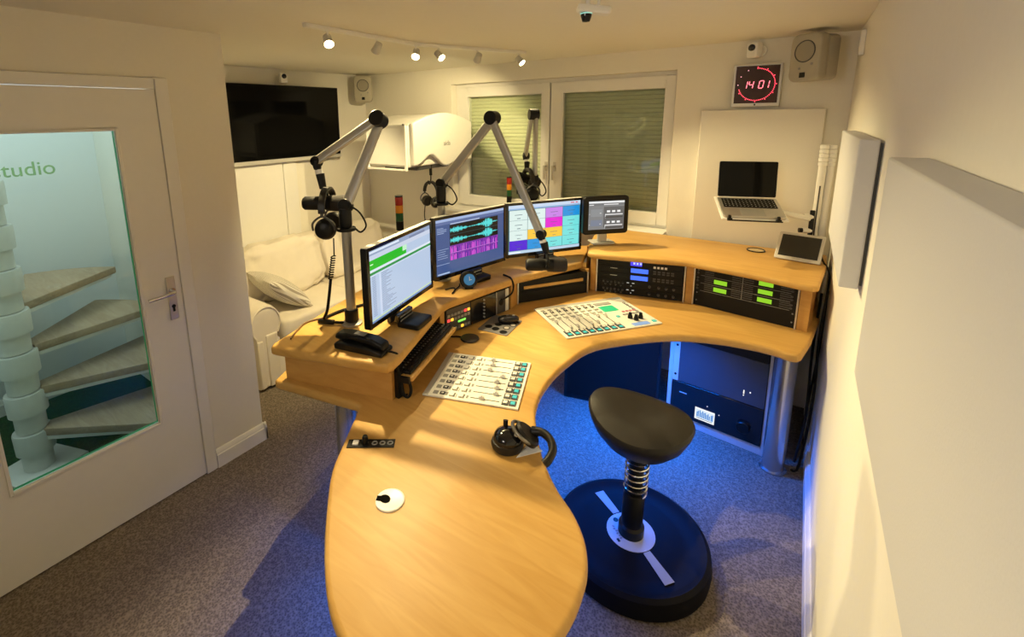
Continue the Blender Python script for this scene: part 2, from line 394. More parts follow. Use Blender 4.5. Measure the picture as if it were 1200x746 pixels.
# ---- window
win = struct(thing('window_1', None, None))
WY = 3.50
def frame(m, x0, x1, z0, z1, t, y0, y1):
    tl, tr, tb, tt = t
    m.b2(x0, y0, z0, x0+tl, y1, z1); m.b2(x1-tr, y0, z0, x1, y1, z1); m.b2(x0+tl, y0, z0, x1-tr, y1, z0+tb); m.b2(x0+tl, y0, z1-tt, x1-tr, y1, z1)
m = MB(); frame(m, WX0+0.001, WX1-0.001, WZ0+0.002, WZ1-0.001, (0.03, 0.02, 0.055, 0.032), WY, WY+0.08); m.build('window_frame', M_white, win, bevel=0.003)
for nm, x0, x1, gx0, gx1 in (('left', -2.545, -1.650, -2.442, -1.717), ('right', -1.640, -0.728, -1.541, -0.797)):
    m = MB(); frame(m, x0, x1, 1.050, 2.094, (gx0-x0, x1-gx1, 0.092, 0.084), WY-0.015, WY+0.05)
    s = m.build('sash', M_white, win, bevel=0.005)
    m = MB(); m.b2(gx0, WY+0.02, 1.142, gx1, WY+0.026, 2.010); m.build('pane', M_wglass, s, smooth=False)
    m = MB(); hx = -1.668 if nm == 'left' else -1.594
    m.b2(hx-0.014, WY-0.022, 1.40, hx+0.014, WY-0.016, 1.475); m.cyl((hx, WY-0.02, 1.44), (hx, WY-0.055, 1.44), 0.009, seg=12)
    m.box((hx, WY-0.058, 1.392), (0.018, 0.012, 0.115)); m.build('handle', M_alu, s, bevel=0.003)
m = MB(); z = 1.03; k = 0
while z < 2.1:
    m.poly([(WX0+0.02, 3.575, z), (WX1-0.02, 3.575, z), (WX1-0.02, 3.568, z+0.012), (WX0+0.02, 3.568, z+0.012), (WX1-0.02, 3.570, z+0.026), (WX0+0.02, 3.570, z+0.026), (WX1-0.02, 3.575, z+0.0305), (WX0+0.02, 3.575, z+0.0305)],
           [(0, 1, 2, 3), (3, 2, 4, 5), (5, 4, 6, 7)]); z += 0.0315
tag(m.build('shutter_slats', M_shut, win, smooth=False), kind='stuff')
m = MB(); m.b2(WX0+0.002, 3.585, 1.0, WX1-0.002, 3.60, 2.12); m.build('shutter_backing', M_dark, win)
m = MB(); m.b2(WX0-0.04, 3.34, 1.0, WX1, WY, 1.03); struct(m.build('trim_3', M_white, bevel=0.004))

# ---- door
door = struct(thing('door_1', None, None))
m = MB(); xa, xb = XD+0.001, XD+0.016
m.b2(xa, 0.955, 0, xb, 1.012, 2.035); m.b2(xa, 0.01, 0, xb, 0.07, 2.035); m.b2(xa, 0.07, 1.985, xb, 0.955, 2.035)
m.build('door_casing', M_white, door, bevel=0.005)
m = MB(); ly0, ly1, lz0, lz1 = 0.072, 0.953, 0.008, 1.983; gy0, gy1, gz0, gz1 = 0.235, 0.790, 0.398, 1.817
xa, xb = XD-0.028, XD+0.010
m.b2(xa, ly0, lz0, xb, gy0, lz1); m.b2(xa, gy1, lz0, xb, ly1, lz1); m.b2(xa, gy0, lz0, xb, gy1, gz0); m.b2(xa, gy0, gz1, xb, gy1, lz1)
m.build('door_leaf', M_white, door, smooth=False)
m = MB(); t = 0.012
m.b2(XD-0.004, gy0, gz0, XD+0.013, gy0+t, gz1); m.b2(XD-0.004, gy1-t, gz0, XD+0.013, gy1, gz1); m.b2(XD-0.004, gy0+t, gz0, XD+0.013, gy1-t, gz0+t); m.b2(XD-0.004, gy0+t, gz1-t, XD+0.013, gy1-t, gz1)
m.build('glazing_bead', M_white, door, bevel=0.003)
m = MB(); m.b2(XD-0.016, gy0, gz0, XD-0.008, gy1, gz1); gl = m.build('pane', M_glass, door, smooth=False)
m = MB(); m.b2(XD-0.0175, gy1-0.016, gz0+0.012, XD-0.0065, gy1-0.0125, gz1-0.012); m.b2(XD-0.0175, gy0, gz0+0.0125, XD-0.0065, gy1-0.012, gz0+0.0155); m.build('glass_edge', M_edge, gl, smooth=False)
text_mesh('door_lettering', 'studio', 0.076, film_mat('pale_green_film', (0.70, 0.90, 0.64)), gl, (XD-0.005, 0.468, 1.668), (R(90), 0, R(90)), 0.0005)
m = MB(); m.b2(XD+0.010, 0.886, 0.90, XD+0.018, 0.926, 1.115); hp = m.build('handle_plate', M_alu, door, bevel=0.004)
m = MB(); m.tube([(XD+0.018, 0.906, 1.045), (XD+0.05, 0.906, 1.045), (XD+0.062, 0.896, 1.045), (XD+0.064, 0.86, 1.043), (XD+0.062, 0.79, 1.040)], 0.009, 10, 4); m.cyl((XD+0.018, 0.906, 1.045), (XD+0.028, 0.906, 1.045), 0.015); m.build('door_handle', M_steel, hp)
m = MB(); m.box((XD+0.0185, 0.906, 0.955), (0.002, 0.010, 0.028)); m.cyl((XD+0.017, 0.906, 0.968), (XD+0.020, 0.906, 0.968), 0.009, seg=14); m.build('keyhole', M_black, hp)

# ================================================================== STAIRCASE BEHIND THE DOOR
st = thing('spiral_staircase', 'white spiral staircase with pale wooden treads behind the glass door', 'staircase', (-3.186, 0.452, 0))
m = MB(); m.box((0, 0, 0.012), (0.30, 0.30, 0.022), (0, 0, R(20))); m.build('base_plate', M_white, st, bevel=0.004)
M_col = mat('stair_white_enamel', (0.74, 0.74, 0.70), 0.45)
seg0 = None; z = 0.023
m = MB(); m.lathe([(0.066, 0), (0.066, 0.095), (0.083, 0.10), (0.085, 0.205), (0.082, 0.217)]); seg0 = m.build('column_ring', M_col, st); seg0.location = (0, 0, z)
for k in range(1, 11): share(seg0, 'column_ring', st, (0, 0, z + 0.222*k))
def tread_outline(a0, a1, ro, ri=0.075):
    pts = [(ri*math.cos(a0-0.25), ri*math.sin(a0-0.25))]
    for k in range(9):
        a = a0 + (a1-a0)*k/8; pts.append((ro*math.cos(a), ro*math.sin(a)))
    pts.append((ri*math.cos(a1+0.25), ri*math.sin(a1+0.25)))
    return pts
for k in range(6):
    a0 = R((38, 64, 93, 121, 168, 205)[k]); zt = 0.25 + 0.225*k
    m = MB(); m.slab(tread_outline(a0, a0+R(42), 0.685), zt-0.045, zt, 0.008, 2)
    t = m.build('tread', M_tread, st)
    m = MB(); m.prism(tread_outline(a0+0.03, a0+R(41), 0.668), zt-0.066, zt-0.046); m.build('tread_edge', M_white, t)

# ================================================================== SOFA
def puff(c, s, power=0.35, rot=None, seg=32, rings=20):
    return MB().ell(c, s, seg, rings, power, rot)
sofa = thing('sofa', 'cream slipcovered sofa under the television', 'sofa', (-3.22, 2.35, 0))
LX = lambda x: x + 3.22
LY = lambda y: y - 2.35
def wrinkle(o, amp, sc):
    tx = bpy.data.textures.new('folds', 'CLOUDS'); tx.noise_scale = sc; tx.noise_depth = 2
    d = o.modifiers.new('folds', 'DISPLACE'); d.texture = tx; d.strength = amp; d.mid_level = 0.5
    return o
m = MB(); m.b2(LX(-3.60), LY(1.55), 0.02, LX(-2.88), LY(3.30), 0.33); m.build('base', M_sofa, sofa, bevel=0.03, bseg=3)
# skirt with box pleats
m = MB(); xs = LX(-2.86); n = 60
prof = []
for i in range(n+1):
    y = 1.56 + (3.28-1.56)*i/n; prof.append((xs + 0.008*math.sin(i*2.1), LY(y)))
for i in range(n):
    a, b = prof[i], prof[i+1]; m.poly([(a[0], a[1], 0.015), (b[0], b[1], 0.015), (b[0]-0.02, b[1], 0.33), (a[0]-0.02, a[1], 0.33)], [(0, 1, 2, 3)])
m.build('skirt', M_sofa, sofa)
def arm(name, y0, y1):
    m = MB(); yc = (LY(y0)+LY(y1))/2; w = (y1-y0)/2; prof = []
    for a in range(-40, 221, 13): prof.append((yc + w*math.cos(R(a)), 0.485 + 0.13*math.sin(R(a))))
    prof += [(yc-w*0.66, 0.33), (yc-w*0.72, 0.015), (yc+w*0.72, 0.015), (yc+w*0.66, 0.33)]
    k = len(prof); x0, x1 = LX(-3.58), LX(-2.835)
    rings = [(x0, 1), (x1-0.03, 1), (x1-0.008, 0.985), (x1, 0.95)]; vs = []
    for x, s in rings: vs += [(x, yc + (p[0]-yc)*s, 0.3 + (p[1]-0.3)*s) for p in prof]
    fs = [tuple(range(k)), tuple(range(4*k-1, 3*k-1, -1))]
    for r_ in range(3): fs += [(r_*k+i, (r_+1)*k+i, (r_+1)*k+(i+1) % k, r_*k+(i+1) % k) for i in range(k)]
    m.poly(vs, fs); o = m.build(name, M_sofa, sofa)
    q = MB(); q.tube([(x1+0.001, yc+(p[0]-yc)*0.95, 0.3+(p[1]-0.3)*0.95) for p in prof[:21]], 0.006, 6); q.build('piping', M_sofa, o)
    q = MB(); q.b2(x1-0.012, yc-w*0.10, 0.02, x1+0.012, yc+w*0.66, 0.40); q.b2(x1-0.012, yc-w*0.68, 0.02, x1+0.006, yc-w*0.3, 0.37); q.build('pleat', M_sofa, o, bevel=0.008)
arm('arm', 1.515, 1.735); arm('arm', 3.19, 3.40)
m = MB(); m.ell((LX(-3.53), LY(2.47), 0.48), (0.11, 0.75, 0.36), 40, 20, 0.35); wrinkle(m.build('backrest', M_sofa, sofa), 0.02, 0.2)
for y0, y1 in ((1.74, 2.46), (2.46, 3.19)):
    m = MB(); m.ell((LX(-3.10), LY((y0+y1)/2), 0.375), (0.30, (y1-y0)/2, 0.085), 48, 20, 0.25); c = wrinkle(m.build('seat_cushion', M_sofa, sofa), 0.022, 0.12)
for y0, y1 in ((1.72, 2.46), (2.47, 3.19)):
    m = MB(); m.ell((LX(-3.335), LY((y0+y1)/2), 0.66), (0.115, (y1-y0)/2, 0.225), 64, 40, 0.38, (0, R(-14), 0)); wrinkle(wrinkle(m.build('back_cushion', M_sofa, sofa), 0.07, 0.13), 0.03, 0.045)
M_pill = mat('striped_cream_cotton', (0.80, 0.76, 0.66), 0.9, spec=0.15)
nt = M_pill.node_tree; wv = nt.nodes.new('ShaderNodeTexWave'); wv.inputs['Scale'].default_value = 22; wv.bands_direction = 'X'
tc = nt.nodes.new('ShaderNodeTexCoord'); nt.links.new(tc.outputs['Object'], wv.inputs['Vector'])
cr = nt.nodes.new('ShaderNodeValToRGB'); cr.color_ramp.elements[0].color = (0.40, 0.36, 0.29, 1); cr.color_ramp.elements[1].color = (0.80, 0.76, 0.68, 1); cr.color_ramp.elements[0].position = 0.2; cr.color_ramp.elements[1].position = 0.5
nt.links.new(wv.outputs['Fac'], cr.inputs['Fac']); nt.links.new(cr.outputs['Color'], nt.nodes['Principled BSDF'].inputs['Base Color'])
def pillow_mesh(w, hh, t, n=18):
    m = MB(); vs = []; fs = []
    for side in (1, -1):
        for i in range(n+1):
            for j in range(n+1):
                u = -1 + 2*i/n; v = -1 + 2*j/n; pinch = 1 - 0.10*(1-abs(u)**2)*(abs(v)**4) ; pin2 = 1 - 0.10*(1-abs(v)**2)*(abs(u)**4)
                d = (max(0, (1-u**2)*(1-v**2)))**0.42
                vs.append((u*w/2*pin2, v*hh/2*pinch, side*t/2*d))
    N1 = (n+1)**2
    for s in range(2):
        for i in range(n):
            for j in range(n):
                a = s*N1 + i*(n+1)+j; q = (a, a+1, a+n+2, a+n+1); fs.append(q if s else q[::-1])
    m.poly(vs, fs); return m
m = pillow_mesh(0.40, 0.40, 0.16); pl = tag(m.build('throw_cushion', M_pill), 'small striped cream cushion leaning on the sofa arm', 'cushion'); pl.location = (-3.06, 1.885, 0.605); pl.rotation_euler = (R(-40), R(0), R(-6))

# ================================================================== TELEVISION AND WALL UNITS
tv = thing('television', 'large black flat television on the wall above the sofa', 'television', (-3.588, 2.45, 1.805), (R(1), 0, R(90)))
m = MB(); m.b2(-0.545, 0.0, -0.315, 0.545, 0.045, 0.32); m.build('housing', M_black, tv, bevel=0.004)
m = MB(); m.b2(-0.536, -0.003, -0.285, 0.536, 0.002, 0.312); m.build('screen', M_tvs, tv, smooth=False)
m = MB(); m.b2(-0.545, -0.004, -0.322, 0.545, 0.03, -0.290); m.build('silver_strip', M_silver, tv, bevel=0.003)
m = MB(); m.b2(-0.2, 0.045, -0.15, 0.2, 0.070, 0.15); m.build('wall_bracket', M_matte, tv)
def wall_cam(label, loc, rz):
    c = thing('wall_camera', label, 'camera', loc, (0, 0, rz))
    m = MB(); m.slab(rrect(0.06, 0.085, 0.012), -0.03, 0.03, 0.008, 3); b = m.build('body', M_plast, c); b.rotation_euler = (R(90), 0, 0)
    m = MB(); m.lathe([(0.019, 0), (0.019, 0.006), (0.013, 0.012), (0, 0.014)], (0, -0.030, 0.012), (0, -1, 0), 16); m.build('lens', M_glossb, c)
    m = MB(); m.cyl((0, 0.03, 0), (0, 0.075, 0.0), 0.012); m.cyl((0, 0.07, 0), (0, 0.08, 0), 0.03); m.build('mount', M_plast, c)
    return c
wall_cam('small white camera on the wall above the television', (-3.585, 2.43, 2.185), R(70))
t = tag(MB().tube([(-3.665, 2.40, 2.15), (-3.64, 2.41, 2.12), (-3.62, 2.42, 2.09)], 0.004, 6, 4).build('camera_cable', M_plast), 'thin white cable from the wall camera down to the television', 'cable')
wall_cam('small white camera on the wall above the red clock', (-0.285, 3.335, 2.195), R(-22))
def wall_speaker(label, loc, rz, w=0.165, hh=0.235):
    s = thing('wall_speaker', label, 'loudspeaker', loc, (R(0), 0, rz), 'grey wall speakers')
    m = MB(); m.slab(rrect(w, hh, 0.035), 0.0, 0.06, 0.012, 3); b = m.build('front_shell', M_spk, s); b.rotation_euler = (R(90), 0, 0); b.location = (0, 0, 0)
    m = MB(); m.slab(rrect(w*0.9, hh*0.95, 0.03), 0.0, 0.095, 0.02, 3); b = m.build('rear_shell', M_spk, s); b.rotation_euler = (R(90), 0, 0); b.location = (0, 0.096, 0)
    m = MB(); m.lathe([(0.050, 0), (0.050, 0.003), (0.0, 0.004)], (0, -0.0585, 0.032), (0, -1, 0), 28); m.build('grille', M_spkgr, s)
    m = MB(); m.ring((0, -0.060, 0.032), (0, 1, 0), 0.054, 0.003); m.build('grille_rim', M_dark, s)
    m = MB(); m.b2(-0.014, -0.064, -0.102, 0.014, -0.058, -0.076); m.build('badge', M_black, s)
    m = MB(); m.cyl((-0.02, -0.062, -0.055), (-0.02, -0.058, -0.055), 0.006, seg=10); m.cyl((0.045, -0.062, -0.035), (0.045, -0.058, -0.035), 0.007, seg=10); m.build('screw_heads', M_grey, s)
    m = MB(); m.b2(-0.03, 0.095, -0.05, 0.03, 0.125, 0.05); m.build('bracket', M_matte, s)
    return s
wall_speaker('grey wall speaker in the corner above the white unit', (-3.50, 3.245, 2.118), R(42), 0.17, 0.25)
wall_speaker('grey wall speaker in the corner above the laptop', (-0.005, 3.205, 2.118), R(-38), 0.165, 0.245)
t = tag(MB().b2(XR-0.02, 3.02, 2.10, XR, 3.05, 2.215).build('conduit', M_plast, bevel=0.003), 'short white cable cover on the wall beside the corner speaker', 'cable cover')
# white wall unit beside the window
wu = thing('wall_unit', 'large white domed wall unit with a wavy lower edge beside the window', 'wall unit', (-2.58, 3.02, 1.45))
m = MB(); m.b2(-0.235, -0.40, 0.02, 0.20, 0.40, 0.335); m.build('body', M_plast, wu, bevel=0.008)
def dome(y0, y1, z0, zs, zt, notch):
    pts = []
    n = 24
    for i in range(n+1):
        a = i/n; y = y0 + (y1-y0)*a; pts.append((y, zs + (zt-zs)*math.sin(math.pi*(0.08+0.84*a))))
    low = []
    for i in range(n+1):
        a = 1 - i/n; y = y0 + (y1-y0)*a; zz = z0
        if notch: zz = z0 + 0.075*math.exp(-((a-0.27)/0.13)**2) - 0.03*math.exp(-((a-0.52)/0.12)**2)
        low.append((y, zz))
    return pts + low
def xprism(m, pts, x0, x1):
    n = len(pts); return m.poly([(x0, p[0], p[1]) for p in pts] + [(x1, p[0], p[1]) for p in pts], [tuple(range(n)), tuple(range(2*n-1, n-1, -1))] + [(i, n+i, n+(i+1) % n, (i+1) % n) for i in range(n)])
m = MB(); xprism(m, dome(-0.385, 0.375, 0.03, 0.325, 0.425, True), 0.201, 0.243); m.build('domed_front', M_plast, wu, bevel=0.012, bseg=3)
m = MB(); xprism(m, dome(-0.39, 0.39, 0.3, 0.315, 0.415, False), -0.235, 0.195); m.build('curved_top', M_plast, wu)
m = MB(); m.b2(-0.215, -0.414, 0.035, 0.185, -0.402, 0.325); d = m.build('side_door', M_plast, wu, bevel=0.004)
m = MB(); frame(m, -0.225, 0.195, -0.005, 0.335, (0.015, 0.015, 0.015, 0.015), -0.422, -0.402); m.build('door_frame', M_white, d, bevel=0.003)
m = MB(); m.box((0.185, -0.425, 0.34), (0.02, 0.012, 0.014)); m.build('hinge', M_grey, d)
m = MB(); m.b2(-0.15, -0.3, -0.01, 0.19, 0.1, 0.02); m.build('inner_tray', M_dark, wu)
text_mesh('logo', 'aida', 0.055, M_print, wu, (0.2445, 0.02, 0.185), (R(90), 0, R(90)), 0.0008)
# camera on the ceiling
cc = thing('ceiling_camera', 'small white camera with black lens hanging from the ceiling', 'camera', (-0.640, 1.690, ZC), (0, 0, R(30)))
m = MB(); m.box((0, 0, -0.004), (0.13, 0.05, 0.008)); m.build('mount_plate', M_plast, cc, bevel=0.002)
m = MB(); m.cyl((-0.02, 0, -0.008), (-0.02, 0, -0.05), 0.008); m.cyl((0.02, 0, -0.008), (0.015, 0, -0.05), 0.006); m.build('arm', M_plast, cc)
m = MB(); m.box((0.0, 0, -0.062), (0.115, 0.055, 0.026), (0, R(8), 0)); m.build('housing', M_plast, cc, bevel=0.008)
m = MB(); m.lathe([(0.019, 0), (0.019, 0.012), (0.013, 0.03), (0, 0.032)], (-0.025, 0, -0.07), (0, 0, -1), 18); m.build('lens', M_glossb, cc)
m = MB(); m.ring((-0.025, 0, -0.074), (0, 0, 1), 0.0195, 0.002); m.build('indicator_ring', glow('mint_indicator', (0.5, 1.0, 0.8), 0.7), cc)

# ================================================================== TRACK LIGHT
tl = thing('track_light', 'white ceiling track with six small spotlights', 'track light', (-1.75, 2.04, ZC))
T0 = Vector((-1.75, 2.04, ZC))
TP = [Vector((-1.850, 1.385, 2.253)), Vector((-1.856, 2.16, 2.253)), Vector((-1.56, 2.90, 2.253))]
def bar(m, a, b, w, hh):
    d = b-a; ang = math.atan2(d.y, d.x); m.box((a+b)/2, (d.length, w, hh), (0, 0, ang))
for a, b in ((0, 1), (1, 2)):
    m = MB(); bar(m, TP[a]-T0, TP[b]-T0, 0.032, 0.018); m.build('rail', M_white, tl, bevel=0.003)
for p in (TP[0], TP[1], TP[2]):
    m = MB(); m.cyl(p-T0+Vector((0, 0, 0.008)), p-T0+Vector((0, 0, 0.024)), 0.012, seg=10); m.build('ceiling_mount', M_white, tl)
M_bulb = glow('warm_lamp_glass', (1.0, 0.78, 0.42), 22)
SPOTS = [  # position of the swivel, where it aims, watts, cone
    ((-1.851, 1.51, 2.247), (-0.65, 0.90, 0.75), 165, 86),
    ((-1.853, 1.83, 2.247), (-3.3, 2.10, 0.8), 120, 84),
    ((-1.856, 2.14, 2.247), (-1.10, 0.80, 0.50), 48, 84),
    ((-1.805, 2.29, 2.247), (-0.20, 2.15, 0.90), 105, 66),
    ((-1.700, 2.55, 2.247), (-2.34, 3.00, 1.6), 62, 104),
    ((-1.575, 2.86, 2.247), (-0.38, 2.75, 1.05), 105, 80)]
for i, (p, aim, w, cone) in enumerate(SPOTS):
    p = Vector(p); d = (Vector(aim)-p).normalized(); s = p-T0
    m = MB(); m.cyl(s, s+Vector((0, 0, -0.028)), 0.005, seg=8); m.cyl(s+Vector((0, 0, 0.004)), s+Vector((0, 0, -0.006)), 0.013, seg=12); sp = m.build('spotlight', M_plast, tl)
    c = s + Vector((0, 0, -0.045))
    m = MB(); m.lathe([(0.012, -0.028), (0.019, -0.026), (0.021, 0.0), (0.025, 0.026), (0.0235, 0.028), (0.022, 0.022), (0.0, 0.018)], c, d, 18); m.build('lamp_head', M_silver, sp)
    m = MB(); m.lathe([(0.0195, 0.0225), (0.0175, 0.028), (0.0, 0.0295)], c, d, 16); m.build('bulb', M_bulb, sp)
    l = bpy.data.lights.new('spot_lamp', 'SPOT'); l.energy = w; l.color = WARM; l.spot_size = R(cone); l.spot_blend = 0.55; l.shadow_soft_size = 0.009
    o = bpy.data.objects.new('spot_lamp', l); COL.objects.link(o); o.location = T0 + c + d*0.034; o.rotation_euler = d.to_track_quat('-Z', 'Y').to_euler()

# ================================================================== DESK
ZT = 0.77
inner = [(-0.305, 0.80), (-0.310, 0.90), (-0.325, 0.955), (-0.356, 1.012), (-0.41, 1.07), (-0.475, 1.118), (-0.536, 1.176), (-0.598, 1.248), (-0.680, 1.375), (-0.722, 1.472), (-0.748, 1.60), (-0.752, 1.77), (-0.718, 2.0), (-0.61, 2.165), (-0.43, 2.345), (-0.242, 2.435), (-0.058, 2.462), (0.045, 2.440)]
tip = [(-1.245, 1.034), (-1.155, 0.893), (-1.085, 0.789), (-0.993, 0.697), (-0.879, 0.597), (-0.772, 0.523), (-0.683, 0.487), (-0.58, 0.470), (-0.48, 0.495), (-0.39, 0.565), (-0.33, 0.67)]
cur = catmull([Vector(p) for p in tip + inner], 4)
out = [(p.x, p.y) for p in cur] + [(0.075, 2.445), (0.092, 2.47), (0.128, 2.67), (0.165, 3.0), (0.165, 3.32), (-1.12, 3.32), (-1.62, 2.95), (-1.86, 2.3), (-1.89, 1.65), (-1.78, 1.16), (-1.70, 0.99), (-1.685, 0.985), (-1.29, 1.068), (-1.262, 1.066)]
desk = thing('studio_desk', 'large curved honey coloured wooden broadcast desk', 'desk', (-0.9, 1.7, 0))
def pts_local(pts, o): return [(p[0]-o[0], p[1]-o[1]) for p in pts]
m = MB(); m.slab(pts_local(out, (-0.9, 1.7)), ZT-0.042, ZT, 0.014, 4); m.build('worktop', M_wood, desk)
M_pillar = mat('satin_steel_pillar', (0.50, 0.50, 0.50), 0.22, 0.9)
for (x, y, r) in ((0.04, 2.70, 0.05), (-1.40, 1.105, 0.042), (-0.72, 0.85, 0.05), (-1.72, 2.2, 0.045)):
    m = MB(); m.lathe([(r+0.012, 0), (r+0.012, 0.008), (r, 0.012), (r, ZT-0.044)], (x+0.9, y-1.7, 0)); m.build('leg', M_pillar, desk)
m = MB(); m.lathe([(0.0415, 0), (0.0415, 0.004), (0.038, 0.0055), (0.034, 0.0045), (0, 0.0045)], (-0.851+0.9, 0.806-1.7, ZT)); g = m.build('cable_grommet', M_plast, desk)
m = MB(); m.lathe([(0.017, 0), (0.017, 0.0012), (0, 0.0012)], (-0.864+0.9, 0.799-1.7, ZT+0.0045), seg=18, sx=1.0, sy=0.8); m.box((-0.877+0.9, 0.792-1.7, ZT+0.0051), (0.02, 0.018, 0.0012), (0, 0, R(30))); m.build('cable_slot', mat('dark_slot', (0.004, 0.004, 0.004), 0.9, spec=0.05), g)
# socket strip set in the worktop
ss = thing('socket_strip', 'black connector strip set into the desk edge', 'connector panel', (-1.071, 0.942, ZT), (0, 0, R(35.5)))
m = MB(); m.box((0, 0, 0.0015), (0.158, 0.040, 0.003)); m.build('plate', M_matte, ss, bevel=0.001)
m = MB(); m.box((-0.052, 0, 0.005), (0.020, 0.022, 0.006)); m.build('switch', M_plast, ss, bevel=0.002)
m = MB(); m.lathe([(0.010, 0), (0.010, 0.02), (0.008, 0.026), (0, 0.026)], (-0.02, 0.002, 0.003), seg=14); m.build('knob', M_black, ss)
for x in (0.012, 0.038, 0.064):
    m = MB(); m.ring((x, 0, 0.003), (0, 0, 1), 0.008, 0.0025, 16, 6); m.build('socket', M_grey, ss)

# ---- low shelf along the left
lo = thing('low_shelf_unit', 'low wooden rack shelf on the left of the desk carrying the monitors', 'rack shelf', (-1.5, 1.9, ZT))
O = (-1.5, 1.9)
front = [(-1.64, 0.952), (-1.615, 0.955), (-1.175, 1.098), (-1.150, 1.112), (-1.146, 1.138), (-1.158, 1.19), (-1.320, 1.66), (-1.322, 1.72), (-1.232, 2.14), (-1.222, 2.195), (-1.022, 2.655)]
back = [(-1.06, 2.80), (-1.12, 3.06), (-1.56, 2.80), (-1.80, 2.25), (-1.835, 1.65), (-1.762, 1.36), (-1.70, 1.125), (-1.655, 0.97)]
m = MB(); m.slab(pts_local(front+back, O), 0.145, 0.185, 0.012, 3); m.build('shelf_top', M_wood, lo)
def quad(m, p, z0, z1): m.prism(pts_local(p, O), z0, z1)
m = MB(); quad(m, [(-1.660, 1.020), (-1.182, 1.160), (-1.188, 1.182), (-1.668, 1.042)], 0.001, 0.1445); m.build('end_panel', M_wood2, lo, smooth=False)
m = MB(); quad(m, [(-1.352, 1.672), (-1.344, 1.697), (-1.50, 1.735), (-1.50, 1.705)], 0.001, 0.1445); m.build('bay_post', M_wood2, lo, smooth=False)
m = MB(); quad(m, [(-1.240, 2.172), (-1.250, 2.258), (-1.38, 2.33), (-1.40, 2.20)], 0.001, 0.1445); m.build('bay_post', M_wood2, lo, smooth=False)
m = MB(); quad(m, [(-0.978, 2.658), (-0.992, 2.695), (-1.10, 2.74), (-1.08, 2.68)], 0.001, 0.1445); m.build('bay_post', M_wood2, lo, smooth=False)
bk = [(-1.672, 1.046), (-1.735, 1.36), (-1.80, 1.65), (-1.77, 2.25), (-1.54, 2.75), (-1.16, 2.99)]
for a, b in zip(bk[:-1], bk[1:]):
    d = Vector(b)-Vector(a); n = Vector((d.y, -d.x)).normalized()*0.015
    m = MB(); quad(m, [a, b, (b[0]+n.x, b[1]+n.y), (a[0]+n.x, a[1]+n.y)], 0.001, 0.1445); m.build('back_panel', M_wood2, lo, smooth=False)
# lower base board of the niche under the keyboard
m = MB(); quad(m, [(-1.44, 1.15), (-1.42, 1.15), (-1.50, 1.70), (-1.52, 1.70)], 0.001, 0.1445); m.build('niche_back', M_matte, lo, smooth=False)
td = Vector((-0.123, 0.449)).normalized(); tn = Vector((-td.y, td.x)) ; t0 = Vector((-1.115, 1.205)); t1 = Vector((-1.239, 1.654))
q = [t0, t1, t1 + tn*0.24, t0 + tn*0.24]
m = MB(); quad(m, [tuple(v) for v in q], 0.080, 0.098); tr = m.build('keyboard_tray', M_wood, lo, bevel=0.004)
for p in (t0 + td*0.012 + tn*0.12, t1 - td*0.012 + tn*0.17):
    m = MB(); m.box((p.x-O[0], p.y-O[1], 0.1215), (0.02, 0.02, 0.0445), (0, 0, R(15))); m.build('tray_bracket', M_matte, tr)
p = t0 - td*0.007 + tn*0.035
m = MB(); m.box((p.x-O[0], p.y-O[1], 0.088), (0.05, 0.012, 0.024), (0, 0, R(15))); m.build('tray_runner', M_matte, tr)

# ---- tall shelf along the back right
hi = thing('tall_rack_unit', 'tall wooden rack unit with two equipment bays at the right of the desk', 'rack shelf', (-0.45, 3.0, ZT))
O = (-0.45, 3.0)
front = [(-0.985, 2.652), (-0.965, 2.640), (-0.92, 2.642), (-0.70, 2.70), (-0.485, 2.764), (-0.445, 2.768), (-0.410, 2.763), (-0.15, 2.731), (0.060, 2.676), (0.105, 2.672), (0.130, 2.695)]
back = [(0.172, 3.13), (0.175, 3.325), (0.16, 3.335), (-1.10, 3.335), (-1.128, 3.32), (-1.103, 3.075), (-1.062, 2.885), (-0.992, 2.672)]
m = MB(); m.slab(pts_local(front+back, O), 0.2265, 0.26, 0.012, 3); m.build('shelf_top', M_wood, hi)
for p in ([(-0.985, 2.712), (-0.952, 2.713), (-0.962, 2.80), (-1.03, 2.82)], [(-0.464, 2.822), (-0.427, 2.822), (-0.43, 2.92), (-0.475, 2.92)], [(0.064, 2.751), (0.108, 2.744), (0.125, 2.86), (0.08, 2.86)]):
    m = MB(); quad(m, p, 0.001, 0.2255); m.build('bay_post', M_wood2, hi, smooth=False)
m = MB(); quad(m, [(0.106, 2.862), (0.126, 2.862), (0.155, 3.30), (0.135, 3.30)], 0.001, 0.2255); m.build('side_panel', M_wood2, hi, smooth=False)
m = MB(); quad(m, [(-1.08, 2.89), (-1.06, 2.89), (-1.08, 3.30), (-1.10, 3.30)], 0.001, 0.2255); m.build('side_panel', M_wood2, hi, smooth=False)
m = MB(); quad(m, [(-1.08, 3.302), (0.15, 3.302), (0.15, 3.315), (-1.08, 3.315)], 0.001, 0.2255); m.build('back_panel', M_wood2, hi, smooth=False)

